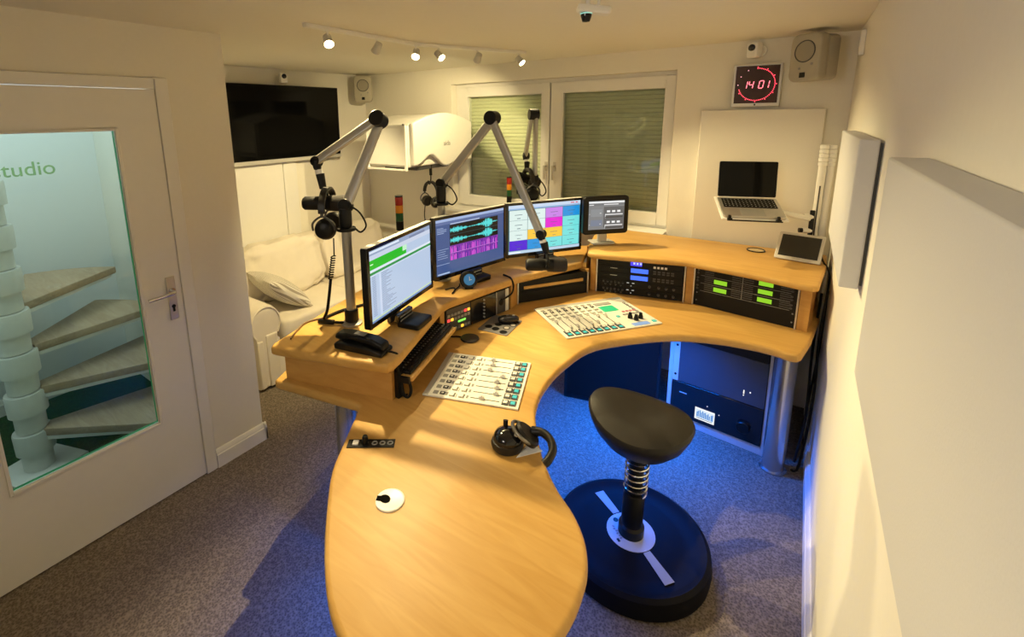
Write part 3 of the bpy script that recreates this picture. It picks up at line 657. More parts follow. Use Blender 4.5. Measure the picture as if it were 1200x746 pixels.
# ================================================================== RACK GEAR (local x along the bay, front = -y)
def rack(name, label, cat, a, b, z0, hh, depth=0.09, material=None, group=None):
    a = Vector(a); b = Vector(b); L = (b-a).length; th = math.atan2(b.y-a.y, b.x-a.x)
    c = (a+b)/2; t = thing(name, label, cat, (c.x, c.y, z0), (0, 0, th), group)
    m = MB(); m.b2(-L/2+0.002, 0.004, 0.0005, L/2-0.002, 0.014, hh-0.0005); m.b2(-L/2+0.02, 0.014, 0.002, L/2-0.02, depth, hh-0.002); m.build('chassis', material or M_matte, t, bevel=0.001)
    return t, L
M_disb = glow('blue_display', h(60, 110, 255), 1.3); M_disv = glow('violet_display', h(70, 60, 250), 1.2); M_disg = glow('green_display', h(150, 215, 40), 1.0)
M_btn = mat('grey_button', (0.30, 0.30, 0.29), 0.5)
def knobs(m, xs, z, r=0.006, dpt=0.012):
    for x in xs: m.cyl((x, 0.004, z), (x, 0.004-dpt, z), r, r*0.85, 12)
B1a, B1b = (-0.946, 2.7105), (-0.470, 2.8165); B2a, B2b = (-0.421, 2.8165), (0.059, 2.7475)
U = 0.0444
names = [('lowest black rack mixer in the blue-display bay', 0), ('second black rack mixer from the bottom in the blue-display bay', 1), ('black rack player with the lower wide blue display', 2), ('black rack player with the upper wide blue display', 3), ('top black rack player with a small violet display', 4)]
for lab, k in names:
    t, L = rack('rack_device', lab, 'rack device', B1a, B1b, ZT+0.001+U*k, U, group=None)
    if k == 4:
        m = MB(); m.b2(-0.052, 0.001, 0.008, 0.012, 0.0045, 0.038); d = m.build('display', M_disv, t, smooth=False)
        m = MB(); [m.b2(-0.036+0.018*i, 0.0002, 0.017, -0.026+0.018*i, 0.0012, 0.029) for i in range(3)]; m.build('digits', glow('pale_blue_digit', h(190, 200, 255), 1.3), d)
        m = MB(); [m.b2(0.075+0.02*i, 0.000, 0.004, 0.088+0.02*i, 0.005, 0.016) for i in range(4)]; m.build('buttons', M_plast, t)
        m = MB(); m.b2(-0.20, 0.002, 0.033, -0.165, 0.005, 0.038); m.build('badge', M_silver, t)
    elif k in (2, 3):
        m = MB(); m.b2(-0.048, 0.001, 0.010, 0.048, 0.0045, 0.036); m.build('display', M_disb, t, smooth=False)
        m = MB(); m.b2(-0.205, 0.001, 0.018, -0.07, 0.005, 0.030); d = m.build('disc_tray', M_black, t)
        m = MB(); m.b2(-0.165, -0.001, 0.026, -0.125, 0.002, 0.029); m.build('badge', M_silver, d)
        m = MB(); [m.b2(0.075+0.024*i, 0.001, 0.012+0.013*j, 0.091+0.024*i, 0.005, 0.020+0.013*j) for i in range(5) for j in range(2)]; m.build('buttons', M_dark, t)
    else:
        m = MB(); knobs(m, [-0.2+0.022*i for i in range(6)], 0.028, 0.006); knobs(m, [-0.19+0.03*i for i in range(4)], 0.012, 0.005); m.build('knobs', M_dark, t)
        m = MB(); knobs(m, [0.06, 0.11, 0.15, 0.19], 0.022, 0.008); m.build('knobs', M_dark, t)
        m = MB(); [m.b2(-0.068+0.03*i, 0.002, 0.030, -0.055+0.03*i, 0.005, 0.034) for i in range(2)]; m.b2(-0.045, 0.002, 0.012, -0.04, 0.005, 0.017); m.build('indicators', glow('white_led', (0.8, 0.8, 0.75), 0.7), t)
labs = ['lowest black twin tuner in the green-display bay', 'middle black twin tuner in the green-display bay', 'top black tuner with one green display at the right']
for k in range(3):
    t, L = rack('rack_tuner', labs[k], 'rack device', B2a, B2b, ZT+0.001+U*(k+2), U)
    for x in ((-0.11, 0.10) if k < 2 else (0.10,)):
        m = MB(); m.b2(x-0.032, 0.001, 0.012, x+0.032, 0.0045, 0.035); m.build('display', M_disg, t, smooth=False)
    m = MB(); [m.b2(x, 0.001, z, x+0.045, 0.005, z+0.005) for x in (-0.19, -0.055, 0.0, 0.165) for z in (0.010, 0.022, 0.033)]; m.build('buttons', M_dark, t)
    m = MB(); m.b2(-0.006, 0.001, 0.002, -0.003, 0.005, 0.042); m.b2(-0.21, 0.001, 0.0005, 0.21, 0.005, 0.002); m.build('divider', M_grey, t)
    m = MB(); knobs(m, [-0.225, 0.215], 0.03, 0.006, 0.006); knobs(m, [-0.225, 0.215], 0.013, 0.006, 0.006); m.build('knobs', M_dark, t)
t, L = rack('blank_panel', 'plain black blank panel below the green-display tuners', 'rack panel', B2a, B2b, ZT+0.001, 2*U)
m = MB(); knobs(m, [-0.225, 0.225], 0.03, 0.004, 0.003); knobs(m, [-0.225, 0.225], 0.075, 0.004, 0.003); m.build('screws', M_grey, t)
def trims(a, b, z0, hh, par, off=0.0):
    a = Vector(a); b = Vector(b); th = math.atan2(b.y-a.y, b.x-a.x); d = (b-a).normalized(); n = Vector((d.y, -d.x)); po = par.location
    for p in (a + d*0.001, b - d*0.001):
        q = p + n*0.004
        m = MB(); m.box((q.x-po.x, q.y-po.y, z0+hh/2-po.z), (0.007, 0.006, hh), (0, 0, th)); m.build('trim_strip', M_alu, par, smooth=False)
trims(B1a, B1b, ZT+0.001, 0.222, hi); trims(B2a, B2b, ZT+0.001, 0.222, hi)
# middle bay
Ma, Mb = (-1.2485, 2.262), (-0.9805, 2.651)
t, L = rack('blank_panel', 'wide black panel low in the middle bay under the boom microphone', 'rack panel', Ma, Mb, ZT+0.002, 0.066)
t, L = rack('patch_bay', 'black frame with a wooden crossbar in the middle bay', 'rack panel', Ma, Mb, ZT+0.0685, 0.068)
m = MB(); m.b2(-0.195, -0.002, 0.014, 0.205, 0.0045, 0.033); m.build('crossbar', M_wood, t, bevel=0.002)
trims(Ma, Mb, ZT+0.001, 0.135, lo)
# left bay with lit key panel
La, Lb = (-1.3455, 1.701), (-1.2415, 2.165)
t, L = rack('key_panel', 'black key panel with red and yellow lit buttons beside the keyboard', 'control panel', La, Lb, ZT+0.002, 0.135)
lit = {(0, 1): 'r', (1, 1): 'y', (5, 0): 'r', (6, 0): 'y'}
M_lr = glow('red_lit_key', h(255, 70, 70), 1.6); M_ly = glow('yellow_lit_key', h(255, 190, 60), 1.6); M_lg = glow('green_lit_key', h(140, 255, 90), 1.3)
m = MB(); m.b2(-0.226, 0.0, 0.004, -0.065, 0.005, 0.131); m.build('key_module', M_dark, t)
m0 = MB(); m0.b2(-0.007, -0.004, -0.006, 0.007, 0.001, 0.006); key = None
for i in range(7):
    for j in range(3):
        x = -0.213+0.0225*i; z = (0.098, 0.074, 0.022)[j]; l = {(5, 0): M_lr, (6, 0): M_ly, (0, 1): M_lr, (1, 1): M_ly, (4, 2): M_ly}.get((i, j))
        mm = MB(); mm.b2(x-0.0075, -0.004, z-0.0065, x+0.0075, 0.001, z+0.0065); mm.build('key', l or M_btn, t, smooth=False)
m = MB(); m.b2(-0.15, -0.003, 0.047, -0.10, 0.001, 0.056); m.build('level_light', M_lg, t, smooth=False)
m = MB(); m.b2(-0.06, 0.0, 0.004, 0.13, 0.005, 0.131); d = m.build('fader_module', M_glossb, t)
for j in range(6):
    m = MB(); m.cyl((0.032, 0.0, 0.022+0.019*j), (0.032, -0.006, 0.022+0.019*j), 0.005, seg=10); m.build('push_button', M_btn, d)
m = MB(); m.b2(0.127, -0.001, 0.004, 0.131, 0.005, 0.131); m.build('divider', M_silver, t)
m = MB(); m.b2(0.134, 0.0, 0.004, 0.198, 0.005, 0.131); d = m.build('round_module', M_dark, t)
m = MB(); m.lathe([(0.017, 0), (0.017, 0.004), (0.011, 0.006), (0, 0.006)], (0.165, 0.0, 0.065), (0, -1, 0), 18); m.build('dial', M_black, d)
m = MB(); m.b2(0.202, 0.0, 0.004, 0.226, 0.006, 0.131); m.build('white_strip', M_plast, t)

# ================================================================== MONITORS
def monitor(label, loc, yaw, rolls, base, rects, foot=(0.0, -0.02), w=0.535, hh=0.335, zfoot=0.955):
    t = thing('monitor', label, 'monitor', (loc[0], loc[1], zfoot), (0, 0, R(yaw)), None)
    zc = loc[2]-zfoot
    m = MB(); fprism(m, rrect(w, hh, 0.006, 3, 0, zc), -0.004, 0.022); fprism(m, rrect(w*0.7, hh*0.7, 0.02, 3, 0, zc), 0.022, 0.05); m.build('housing', M_black, t, bevel=0.003)
    m = MB(); frame(m, -w/2, w/2, zc-hh/2, zc+hh/2, (0.015, 0.015, 0.020, 0.014), -0.009, -0.003); m.build('bezel', M_glossb, t, bevel=0.002)
    m = MB(); m.b2(-w/2+0.004, -0.008, zc+hh/2+0.0002, w/2-0.004, 0.020, zc+hh/2+0.003); m.build('top_trim', M_silver, t, bevel=0.001)
    ui('screen', t, w-0.030, hh-0.034, base, rects, y=-0.0045, z0=zc+0.003)
    m = MB(); m.box((foot[0], 0.035, (zc-0.09)/2+0.012), (0.085, 0.022, zc-0.09+0.024), (R(-3), 0, 0)); m.build('neck', M_dark, t, bevel=0.006)
    m = MB(); m.slab(rrect(0.13, 0.11, 0.012, 4, foot[0], foot[1]), 0.001, 0.026, 0.006, 2); m.build('foot', M_black, t)
    m = MB(); m.box((foot[0]-0.01, -0.026, 0.038), (0.115, 0.024, 0.042), (R(12), 0, 0)); b = m.build('stand_block', M_glossb, t, bevel=0.006)
    m = MB(); [m.box((foot[0]-0.01, -0.039-0.003*k, 0.046-0.015*k), (0.100, 0.002, 0.008), (R(12), 0, 0)) for k in range(2)]; tag(m.build('stripes', M_grey, b), kind='stuff')
    return t
G = []
W1 = h(185, 205, 232)
G += [(0, 0.93, 1, 1, h(150, 168, 200)), (0, 0.955, 0.45, 0.985, h(225, 235, 248)), (0, 0.865, 1, 0.93, h(205, 215, 235)), (0.62, 0.93, 0.9, 0.965, h(120, 135, 170)),
      (0, 0.735, 0.56, 0.865, h(30, 190, 40)), (0.5, 0.79, 0.57, 0.865, h(200, 245, 205)), (0.02, 0.80, 0.06, 0.815, h(220, 255, 220)), (0, 0.70, 1, 0.735, h(225, 235, 245)), (0, 0.665, 1, 0.70, h(40, 150, 75)), (0.0, 0.645, 1, 0.662, h(210, 222, 240)),
      (0, 0.03, 1, 0.05, h(205, 225, 185)), (0, 0.0, 1, 0.025, h(120, 150, 195)), (0.13, 0.05, 0.16, 0.645, h(205, 220, 245))]
for i in range(24):
    v = 0.625 - i*0.0235; G.append((0.035, v, 0.085, v+0.008, h(120, 140, 175))); G.append((0.16, v, 0.22+0.16*random.random(), v+0.008, h(135, 150, 180)))
for i in range(7): G.append((0.27+0.03*i, 0.004, 0.288+0.03*i, 0.02, h(30, 40, 60)))
monitor('leftmost monitor showing a pale list under a green bar', (-1.379, 1.451, 1.178), 101.3, 0, W1, G, foot=(-0.035, -0.075))
G = [(0, 0.95, 1, 1, h(165, 185, 225)), (0, 0.90, 1, 0.945, h(95, 115, 165)), (0.2, 0.885, 0.62, 0.90, h(200, 215, 240)), (0.19, 0.50, 0.905, 0.875, h(8, 16, 18)), (0.19, 0.685, 0.905, 0.692, h(50, 80, 90)), (0.19, 0.23, 0.905, 0.50, h(120, 50, 165))]
for i in range(150):
    u = 0.195 + 0.70*i/150; t = i/150
    env = 0.012 + 0.028*math.exp(-((t-0.10)/0.16)**2) + 0.085*math.exp(-((t-0.78)/0.08)**2) + 0.008*random.random()
    if 0.35 < t < 0.55: env *= 0.45
    if t > 0.88: env *= 0.5
    env *= 0.25 + 1.1*random.random(); env = min(env, 0.08)
    for vc in (0.78, 0.595): G.append((u, vc-env, u+0.0045, vc+env, h(90, 225, 225)))
for i in range(90):
    u = 0.192 + 0.711*i/90; c = random.choice([h(230, 90, 220), h(160, 60, 200), h(80, 30, 150), h(210, 120, 225), h(190, 60, 190), h(110, 40, 170)])
    for v0 in (0.235, 0.37):
        hh_ = 0.125*(0.5+0.5*random.random()); G.append((u, v0, u+0.0075, v0+hh_, c))
G += [(0.19, 0.362, 0.905, 0.368, h(235, 150, 240)), (0.785, 0.23, 0.79, 0.50, h(20, 10, 40)), (0.0, 0.19, 0.18, 0.20, h(150, 170, 210)), (0, 0, 1, 0.05, h(70, 95, 140)), (0.02, 0.01, 0.18, 0.035, h(190, 210, 240))]
for i in range(9): G.append((0.02, 0.84-0.03*i if i < 4 else 0.62-0.04*i, 0.10+0.07*random.random(), 0.85-0.03*i if i < 4 else 0.627-0.04*i, h(170, 190, 225)))
monitor('middle monitor with turquoise waveforms and a purple spectrogram', (-1.431, 2.062, 1.167), 77.0, 0, h(66, 90, 142), G, foot=(0, -0.04))
PALE = h(225, 245, 240); CY = h(120, 230, 228); BL = h(30, 150, 225); YE = h(255, 205, 70)
cols = [[PALE, PALE, PALE, h(80, 20, 215)], [PALE, PALE, YE, BL], [h(205, 135, 235), h(235, 30, 215), YE, CY], [BL, CY, CY, CY]]
G = [(0, 0.935, 1, 1, h(205, 222, 245)), (0, 0.905, 1, 0.935, h(150, 185, 225)), (0, 0, 1, 0.06, h(190, 215, 235)), (0.86, 0.955, 0.91, 0.975, h(230, 90, 110)), (0.93, 0.955, 0.96, 0.975, h(230, 60, 80)), (0.02, 0.015, 0.17, 0.04, h(245, 250, 255))]
for i in range(4):
    for j in range(4):
        u0 = 0.02 + 0.243*i; v0 = 0.07 + 0.2075*(3-j); G.append((u0, v0, u0+0.238, v0+0.203, cols[i][j]))
        G.append((u0+0.07, v0+0.105, u0+0.17, v0+0.115, h(60, 90, 110))); G.append((u0+0.10, v0+0.03, u0+0.145, v0+0.045, h(90, 120, 130)))
monitor('right monitor with a grid of coloured cart tiles', (-1.245, 2.592, 1.162), 56.1, 0, h(70, 120, 130), G, foot=(0.0, -0.05))
# small touch panel
t = thing('touch_panel', 'small black framed touch panel with a grey player screen', 'touch panel', (-0.957, 2.864, 1.03), (0, 0, R(44.8)))
zc = 0.192
m = MB(); fprism(m, rrect(0.300, 0.242, 0.022, 5, 0, zc), -0.006, 0.03); m.build('housing', M_black, t, bevel=0.006)
G = [(0, 0.93, 1, 1, h(235, 238, 240)), (0, 0.85, 1, 0.92, h(115, 118, 122)), (0.01, 0.86, 0.14, 0.885, h(240, 240, 240)), (0.42, 0.865, 0.83, 0.895, h(235, 235, 235)), (0.06, 0.46, 0.38, 0.72, h(140, 144, 148)), (0.06, 0.13, 0.38, 0.34, h(120, 130, 150)), (0.42, 0.07, 1, 0.80, h(95, 97, 100))]
for v in (0.60, 0.22):
    for k in range(3): G.append((0.51+0.145*k, v, 0.60+0.145*k, v+0.07, h(250, 250, 250)))
    G += [(0.46, v-0.095, 0.96, v-0.055, h(225, 225, 225)), (0.46, v-0.19, 0.46+0.5, v-0.15, h(60, 62, 64)), (0.46, v-0.20, 0.475, v-0.06, h(235, 235, 235)), (0.31, v-0.03, 0.35, v-0.01, h(235, 235, 235)), (0.02, v-0.06, 0.035, v-0.03, h(230, 230, 230))]
ui('screen', t, 0.235, 0.180, h(128, 130, 133), G, y=-0.0075, z0=zc+0.001)
m = MB(); m.slab(rrect(0.15, 0.11, 0.02, 4, 0, 0.05), 0.001, 0.012, 0.004, 2); m.build('foot', M_silver, t)
m = MB(); m.box((0, 0.043, 0.08), (0.06, 0.02, 0.14)); m.build('neck', M_silver, t, bevel=0.004)

# ================================================================== MICROPHONE ARMS
def mic_arm(label, base, z_base, z_clamp, z_top, elbow, end, down):
    b = Vector((base[0], base[1], 0)); t = thing('boom_stand', label, 'boom stand', (b.x, b.y, z_base))
    o = Vector((b.x, b.y, z_base)); V = lambda x, y, z: Vector((x, y, z)) - o
    zt = z_top
    m = MB(); m.lathe([(0.045, 0.001), (0.045, 0.008), (0.03, 0.014), (0.0205, 0.016), (0.0205, z_clamp+0.02-z_base)]); m.build('pole', M_arm, t)
    m = MB(); m.lathe([(0.026, 0), (0.030, 0.004), (0.030, 0.05), (0.026, 0.055)], (0, 0, 0.014)); m.build('pole_clamp', M_black, t)
    m = MB(); m.lathe([(0.022, 0), (0.040, 0.003), (0.040, 0.015), (0.022, 0.018)], (0, 0, z_clamp-z_base)); m.build('clamp', M_black, t)
    m = MB(); m.lathe([(0.024, 0), (0.027, 0.01), (0.027, zt-z_clamp-0.05), (0.024, zt-z_clamp-0.03)], (0, 0, z_clamp+0.018-z_base)); m.build('swivel', M_black, t)
    P0 = V(b.x, b.y, zt); P1 = Vector(elbow) - o; P2 = Vector(end) - o
    nrm = (P1-P0).cross(P2-P1)
    nrm = nrm.normalized() if nrm.length > 1e-5 else Vector((1, 0, 0))
    side = 1 if nrm.dot(Vector((0, 0, 1.84))-Vector(elbow)) > 0 else -1
    nrm = nrm*side
    def tube_bar(a, c, w, d, off):
        ax = (c-a); L = ax.length; ax.normalize(); wdir = nrm.cross(ax).normalized()
        rot = Matrix((wdir, nrm, ax)).transposed(); pts = rrect(w, d, d*0.42, 4); q = MB(); n = len(pts); vs = []
        for s in (0, L):
            for p in pts: vs.append(a + nrm*off + rot @ Vector((p[0], p[1], s)))
        q.poly(vs, [tuple(range(n-1, -1, -1)), tuple(range(n, 2*n))] + [(i, (i+1) % n, n+(i+1) % n, n+i) for i in range(n)]); return q
    tube_bar(P0, P1, 0.047, 0.024, -0.013).build('lower_arm', M_arm, t)
    tube_bar(P1, P2, 0.041, 0.022, 0.013).build('upper_arm', M_arm, t)
    m = MB(); m.cyl(P1 - nrm*0.030, P1 + nrm*0.030, 0.034, seg=24); m.build('elbow_joint', M_black, t, bevel=0.003)
    m = MB(); m.cyl(P0 - nrm*0.030, P0 + nrm*0.012, 0.028, seg=24); m.build('base_joint', M_black, t, bevel=0.003)
    m = MB(); m.cyl(P2 - nrm*0.010, P2 + nrm*0.026, 0.021, seg=20)
    D = Vector(down) - o; q = P2 + (D-P2)*0.5
    m.tube([P2 + nrm*0.012, P2.lerp(D, 0.25) + nrm*0.012, q, D], 0.013, 10); m.cyl(P2.lerp(D, 0.45), D, 0.019, 0.015, 16); m.cyl(P2 + nrm*0.012, P2.lerp(D, 0.28) + nrm*0.012, 0.020, 0.016, 16); hd = m.build('head_link', M_black, t)
    m = MB(); a = P2.lerp(D, 0.30); c = P2.lerp(D, 0.46); m.cyl(a + nrm*0.006, c + nrm*0.006, 0.0165, seg=16); m.build('white_collar', M_plast, hd)
    side_v = Vector((0.81, 0.59, 0))
    m = MB(); m.tube([P0 + side_v*0.02, P0 + side_v*0.06 + Vector((0, 0, -0.03)), P0 + side_v*0.085 + Vector((0, 0, -0.085)), P0 + side_v*0.06 + Vector((0, 0, -0.115)), side_v*0.03 + Vector((0, 0, z_clamp-z_base+0.02))], 0.004, 6, 6); m.build('cable_loop', M_rubber, t)
    return t
def mic(label, c, axis, hang):
    c = Vector(c); ax = Vector(axis).normalized(); t = thing('microphone', label, 'microphone', c)
    m = MB(); m.lathe([(0.0, -0.096), (0.022, -0.095), (0.029, -0.086), (0.030, -0.02), (0.027, -0.012), (0.027, 0.0), (0.033, 0.008), (0.034, 0.03)], (0, 0, 0), ax, 24); m.build('body', M_matte, t)
    m = MB(); m.lathe([(0.034, 0.03), (0.035, 0.04), (0.0345, 0.085), (0.029, 0.095), (0, 0.098)], (0, 0, 0), ax, 24); m.build('foam_windscreen', mat('dark_foam', (0.03, 0.026, 0.024), 0.95, bump=0.5, scale=300), t)
    m = MB(); side = ax.cross(Vector((0, 0, 1))).normalized(); hq = Vector(hang)-c
    for s in (1, -1): m.tube([side*0.040*s, side*0.042*s + Vector((0, 0, 0.03)), side*0.028*s + Vector((0, 0, 0.046)), Vector((0, 0, 0.052))], 0.006, 8, 4)
    m.cyl(side*0.044, side*-0.044, 0.009, seg=12); m.tube([Vector((0, 0, 0.050)), hq], 0.010, 8); m.build('yoke', M_black, t)
    return t
RX = Vector((0.81, 0.587, -0.016))
mic_arm('microphone boom arm at the left end of the low shelf', (-1.528, 1.276), 0.955, 1.375, 1.484, (-1.46, 1.43, 1.835), (-1.690, 1.279, 1.658), (-1.660, 1.275, 1.546))
mic('black broadcast microphone on the left boom arm near the sofa', (-1.646, 1.269, 1.484), RX, (-1.660, 1.275, 1.546))
mic_arm('microphone boom arm crossing in front of the cart-tile monitor', (-1.548, 1.951), 0.955, 1.375, 1.492, (-1.241, 1.982, 1.833), (-0.960, 1.972, 1.290), (-0.930, 1.962, 1.205))
mic('black broadcast microphone in front of the cart-tile monitor', (-0.926, 1.954, 1.149), (0.81, 0.587, -0.016), (-0.930, 1.962, 1.205))
mic_arm('microphone boom arm standing upright in front of the window', (-1.358, 2.646), 0.955, 1.355, 1.455, (-1.375, 2.680, 1.848), (-1.445, 2.735, 1.585), (-1.435, 2.71, 1.50))
mic('black broadcast microphone hanging beside the upright boom arm', (-1.42, 2.69, 1.440), (0.35, 0.8, -0.3), (-1.435, 2.71, 1.50))

# ================================================================== HEADPHONES
def headphones(label, loc, rot, group=None, hang=True):
    t = thing('headphones', label, 'headphones', loc, rot, group)
    # local: headband arc in x-z plane, cups at x = +-0.075
    for s in (1, -1):
        m = MB(); m.lathe([(0.0, 0.030), (0.028, 0.029), (0.038, 0.022), (0.043, 0.006), (0.043, 0.0)], (s*0.062, 0, 0), (s, 0, 0.12), 24); c = m.build('ear_cup', M_black, t)
        m = MB(); m.lathe([(0.024, -0.022), (0.040, -0.021), (0.046, -0.010), (0.045, 0.0), (0.040, 0.002)], (s*0.062, 0, 0), (s, 0, 0.12), 24); m.build('ear_pad', M_leather, c)
        m = MB(); m.ring((s*0.080, 0, 0.0), (s, 0, 0.12), 0.034, 0.0025, 24, 6); m.build('trim_ring', M_steel, c)
        m = MB(); m.tube([(s*0.078, 0.046, 0), (s*0.088, 0.040, 0.035), (s*0.089, 0, 0.062), (s*0.088, -0.040, 0.035), (s*0.078, -0.046, 0)], 0.0045, 8, 5); m.cyl((s*0.089, 0, 0.058), (s*0.086, 0, 0.085), 0.007, seg=10); m.build('yoke', M_dark, c)
    pts = []; m = MB()
    for k in range(25):
        a = math.pi*k/24; pts.append(Vector((0.087*math.cos(a), 0, 0.075 + 0.085*math.sin(a))))
    vs = []; fs = []
    for i, p in enumerate(pts):
        nrm = Vector((math.cos(math.pi*i/24), 0, math.sin(math.pi*i/24)))
        for dy, dn in ((-0.015, 0), (-0.013, 0.008), (0.013, 0.008), (0.015, 0), (0.011, -0.007), (-0.011, -0.007)): vs.append(p + nrm*dn + Vector((0, dy, 0)))
    for i in range(24):
        for k in range(6): fs.append((i*6+k, i*6+(k+1) % 6, (i+1)*6+(k+1) % 6, (i+1)*6+k))
    fs += [tuple(range(6)), tuple(range(149, 143, -1))]
    m.poly(vs, fs); m.build('headband', M_leather, t)
    return t
headphones('black headphones hanging below the left microphone', (-1.622, 1.266, 1.390), (0, R(3), R(-56)))
headphones('black headphones hanging from a hook under the white wall unit', (-2.402, 2.90, 1.170), (0, 0, R(-14)))
headphones('black headphones hanging beside the upright boom arm by the window', (-1.385, 2.640, 1.35), (0, R(-6), R(-42)))
hk = tag(MB().cyl((-2.400, 2.90, 1.385), (-2.400, 2.90, 1.469), 0.012).tube([(-2.400, 2.90, 1.39), (-2.402, 2.90, 1.345), (-2.400, 2.885, 1.315), (-2.400, 2.870, 1.325), (-2.400, 2.865, 1.345)], 0.005, 8, 4).build('headphone_hook', M_black), 'black hook under the white wall unit', 'hook')
tag(MB().tube([(-2.47, 2.90, 1.13), (-2.475, 2.895, 1.05), (-2.46, 2.89, 0.95), (-2.47, 2.89, 0.80), (-2.50, 2.90, 0.66)], 0.004, 6, 5).build('headphone_cable', M_rubber), 'thin black headphone cable hanging below the white wall unit', 'cable')
hd = thing('headphones', 'black headphones lying on the desk near the inner curve', 'headphones', (-0.69, 1.19, ZT))
m = MB(); m.lathe([(0.030, 0.001), (0.050, 0.004), (0.054, 0.016), (0.050, 0.028), (0.046, 0.030)], (0, 0, 0), (0, 0, 1), 28); m.build('ear_pad', M_leather, hd)
m = MB(); m.lathe([(0.047, 0.028), (0.047, 0.038), (0.040, 0.052), (0.022, 0.062), (0, 0.064)], (0, 0, 0), (0, 0, 1), 28); c = m.build('ear_cup', M_glossb, hd)
m = MB(); m.box((0.030, 0.004, 0.059), (0.010, 0.026, 0.003), (R(0), R(28), R(25))); m.build('label_plate', M_silver, c)
m = MB(); m.cyl((-0.02, 0.022, 0.055), (-0.022, 0.026, 0.074), 0.008, seg=12); m.build('pivot', M_black, c)
m = MB(); m.ring((0.043, 0.032, 0.052), (0.45, 0.35, 0.8), 0.045, 0.006, 28, 8); m.build('trim_ring', mat('grey_metal_ring', (0.30, 0.29, 0.26), 0.3, 0.8), hd)
m = MB(); m.lathe([(0.020, 0), (0.045, 0.003), (0.047, 0.018), (0.040, 0.026)], (0.045, 0.032, 0.034), (0.5, 0.4, 0.75), 28); m.build('ear_pad', M_leather, hd)
m = MB(); m.tube([(0.060, 0.060, 0.045), (0.090, 0.068, 0.050), (0.125, 0.055, 0.048), (0.150, 0.025, 0.040), (0.152, -0.010, 0.028), (0.145, -0.025, 0.020)], 0.0135, 10, 6); m.build('headband', M_leather, hd)
m = MB(); m.box((0.068, 0.064, 0.047), (0.030, 0.022, 0.026), (0, 0, R(15))); m.build('slider', M_black, hd, bevel=0.005)
pp = tag(MB().prism([(-0.640, 1.160), (-0.585, 1.235), (-0.640, 1.255)], ZT+0.0005, ZT+0.0025).build('paper_slip', M_paper, smooth=False), 'small white slip lying under the headphones on the desk', 'paper')

# ================================================================== SIGNAL LIGHTS
def signal(label, x, y, z0, z_b, z_t):
    t = thing('signal_light', label, 'signal light', (x, y, z0))
    m = MB(); m.lathe([(0.03, 0.001), (0.03, 0.006), (0.009, 0.010), (0.009, z_b-z0)], seg=16); m.build('stem', M_alu, t)
    hh = (z_t-z_b); r = 0.021
    sec = [('base', 0.0, 0.26, M_black), ('green_lens', 0.26, 0.50, mat('green_lens', (0.01, 0.09, 0.03), 0.25)), ('amber_lens', 0.50, 0.72, mat('amber_lens', (0.75, 0.28, 0.02), 0.25)), ('red_lens', 0.72, 0.96, mat('red_lens', (0.38, 0.02, 0.015), 0.25)), ('cap', 0.96, 1.0, M_black)]
    for n, a, b, mt in sec:
        rr = r if n not in ('cap',) else r*1.04
        m = MB(); m.lathe([(rr*0.96, a*hh+0.001), (rr, a*hh+0.003), (rr, b*hh-0.003), (rr*0.96, b*hh-0.0005)], (0, 0, z_b-z0), seg=24); m.build(n, mt, t)
signal('red amber green signal light behind the leftmost monitor', -1.72, 1.805, 0.955, 1.245, 1.435)
signal('red amber green signal light on the window sill behind the cart-tile monitor', -1.955, 3.385, 1.030, 1.125, 1.345)

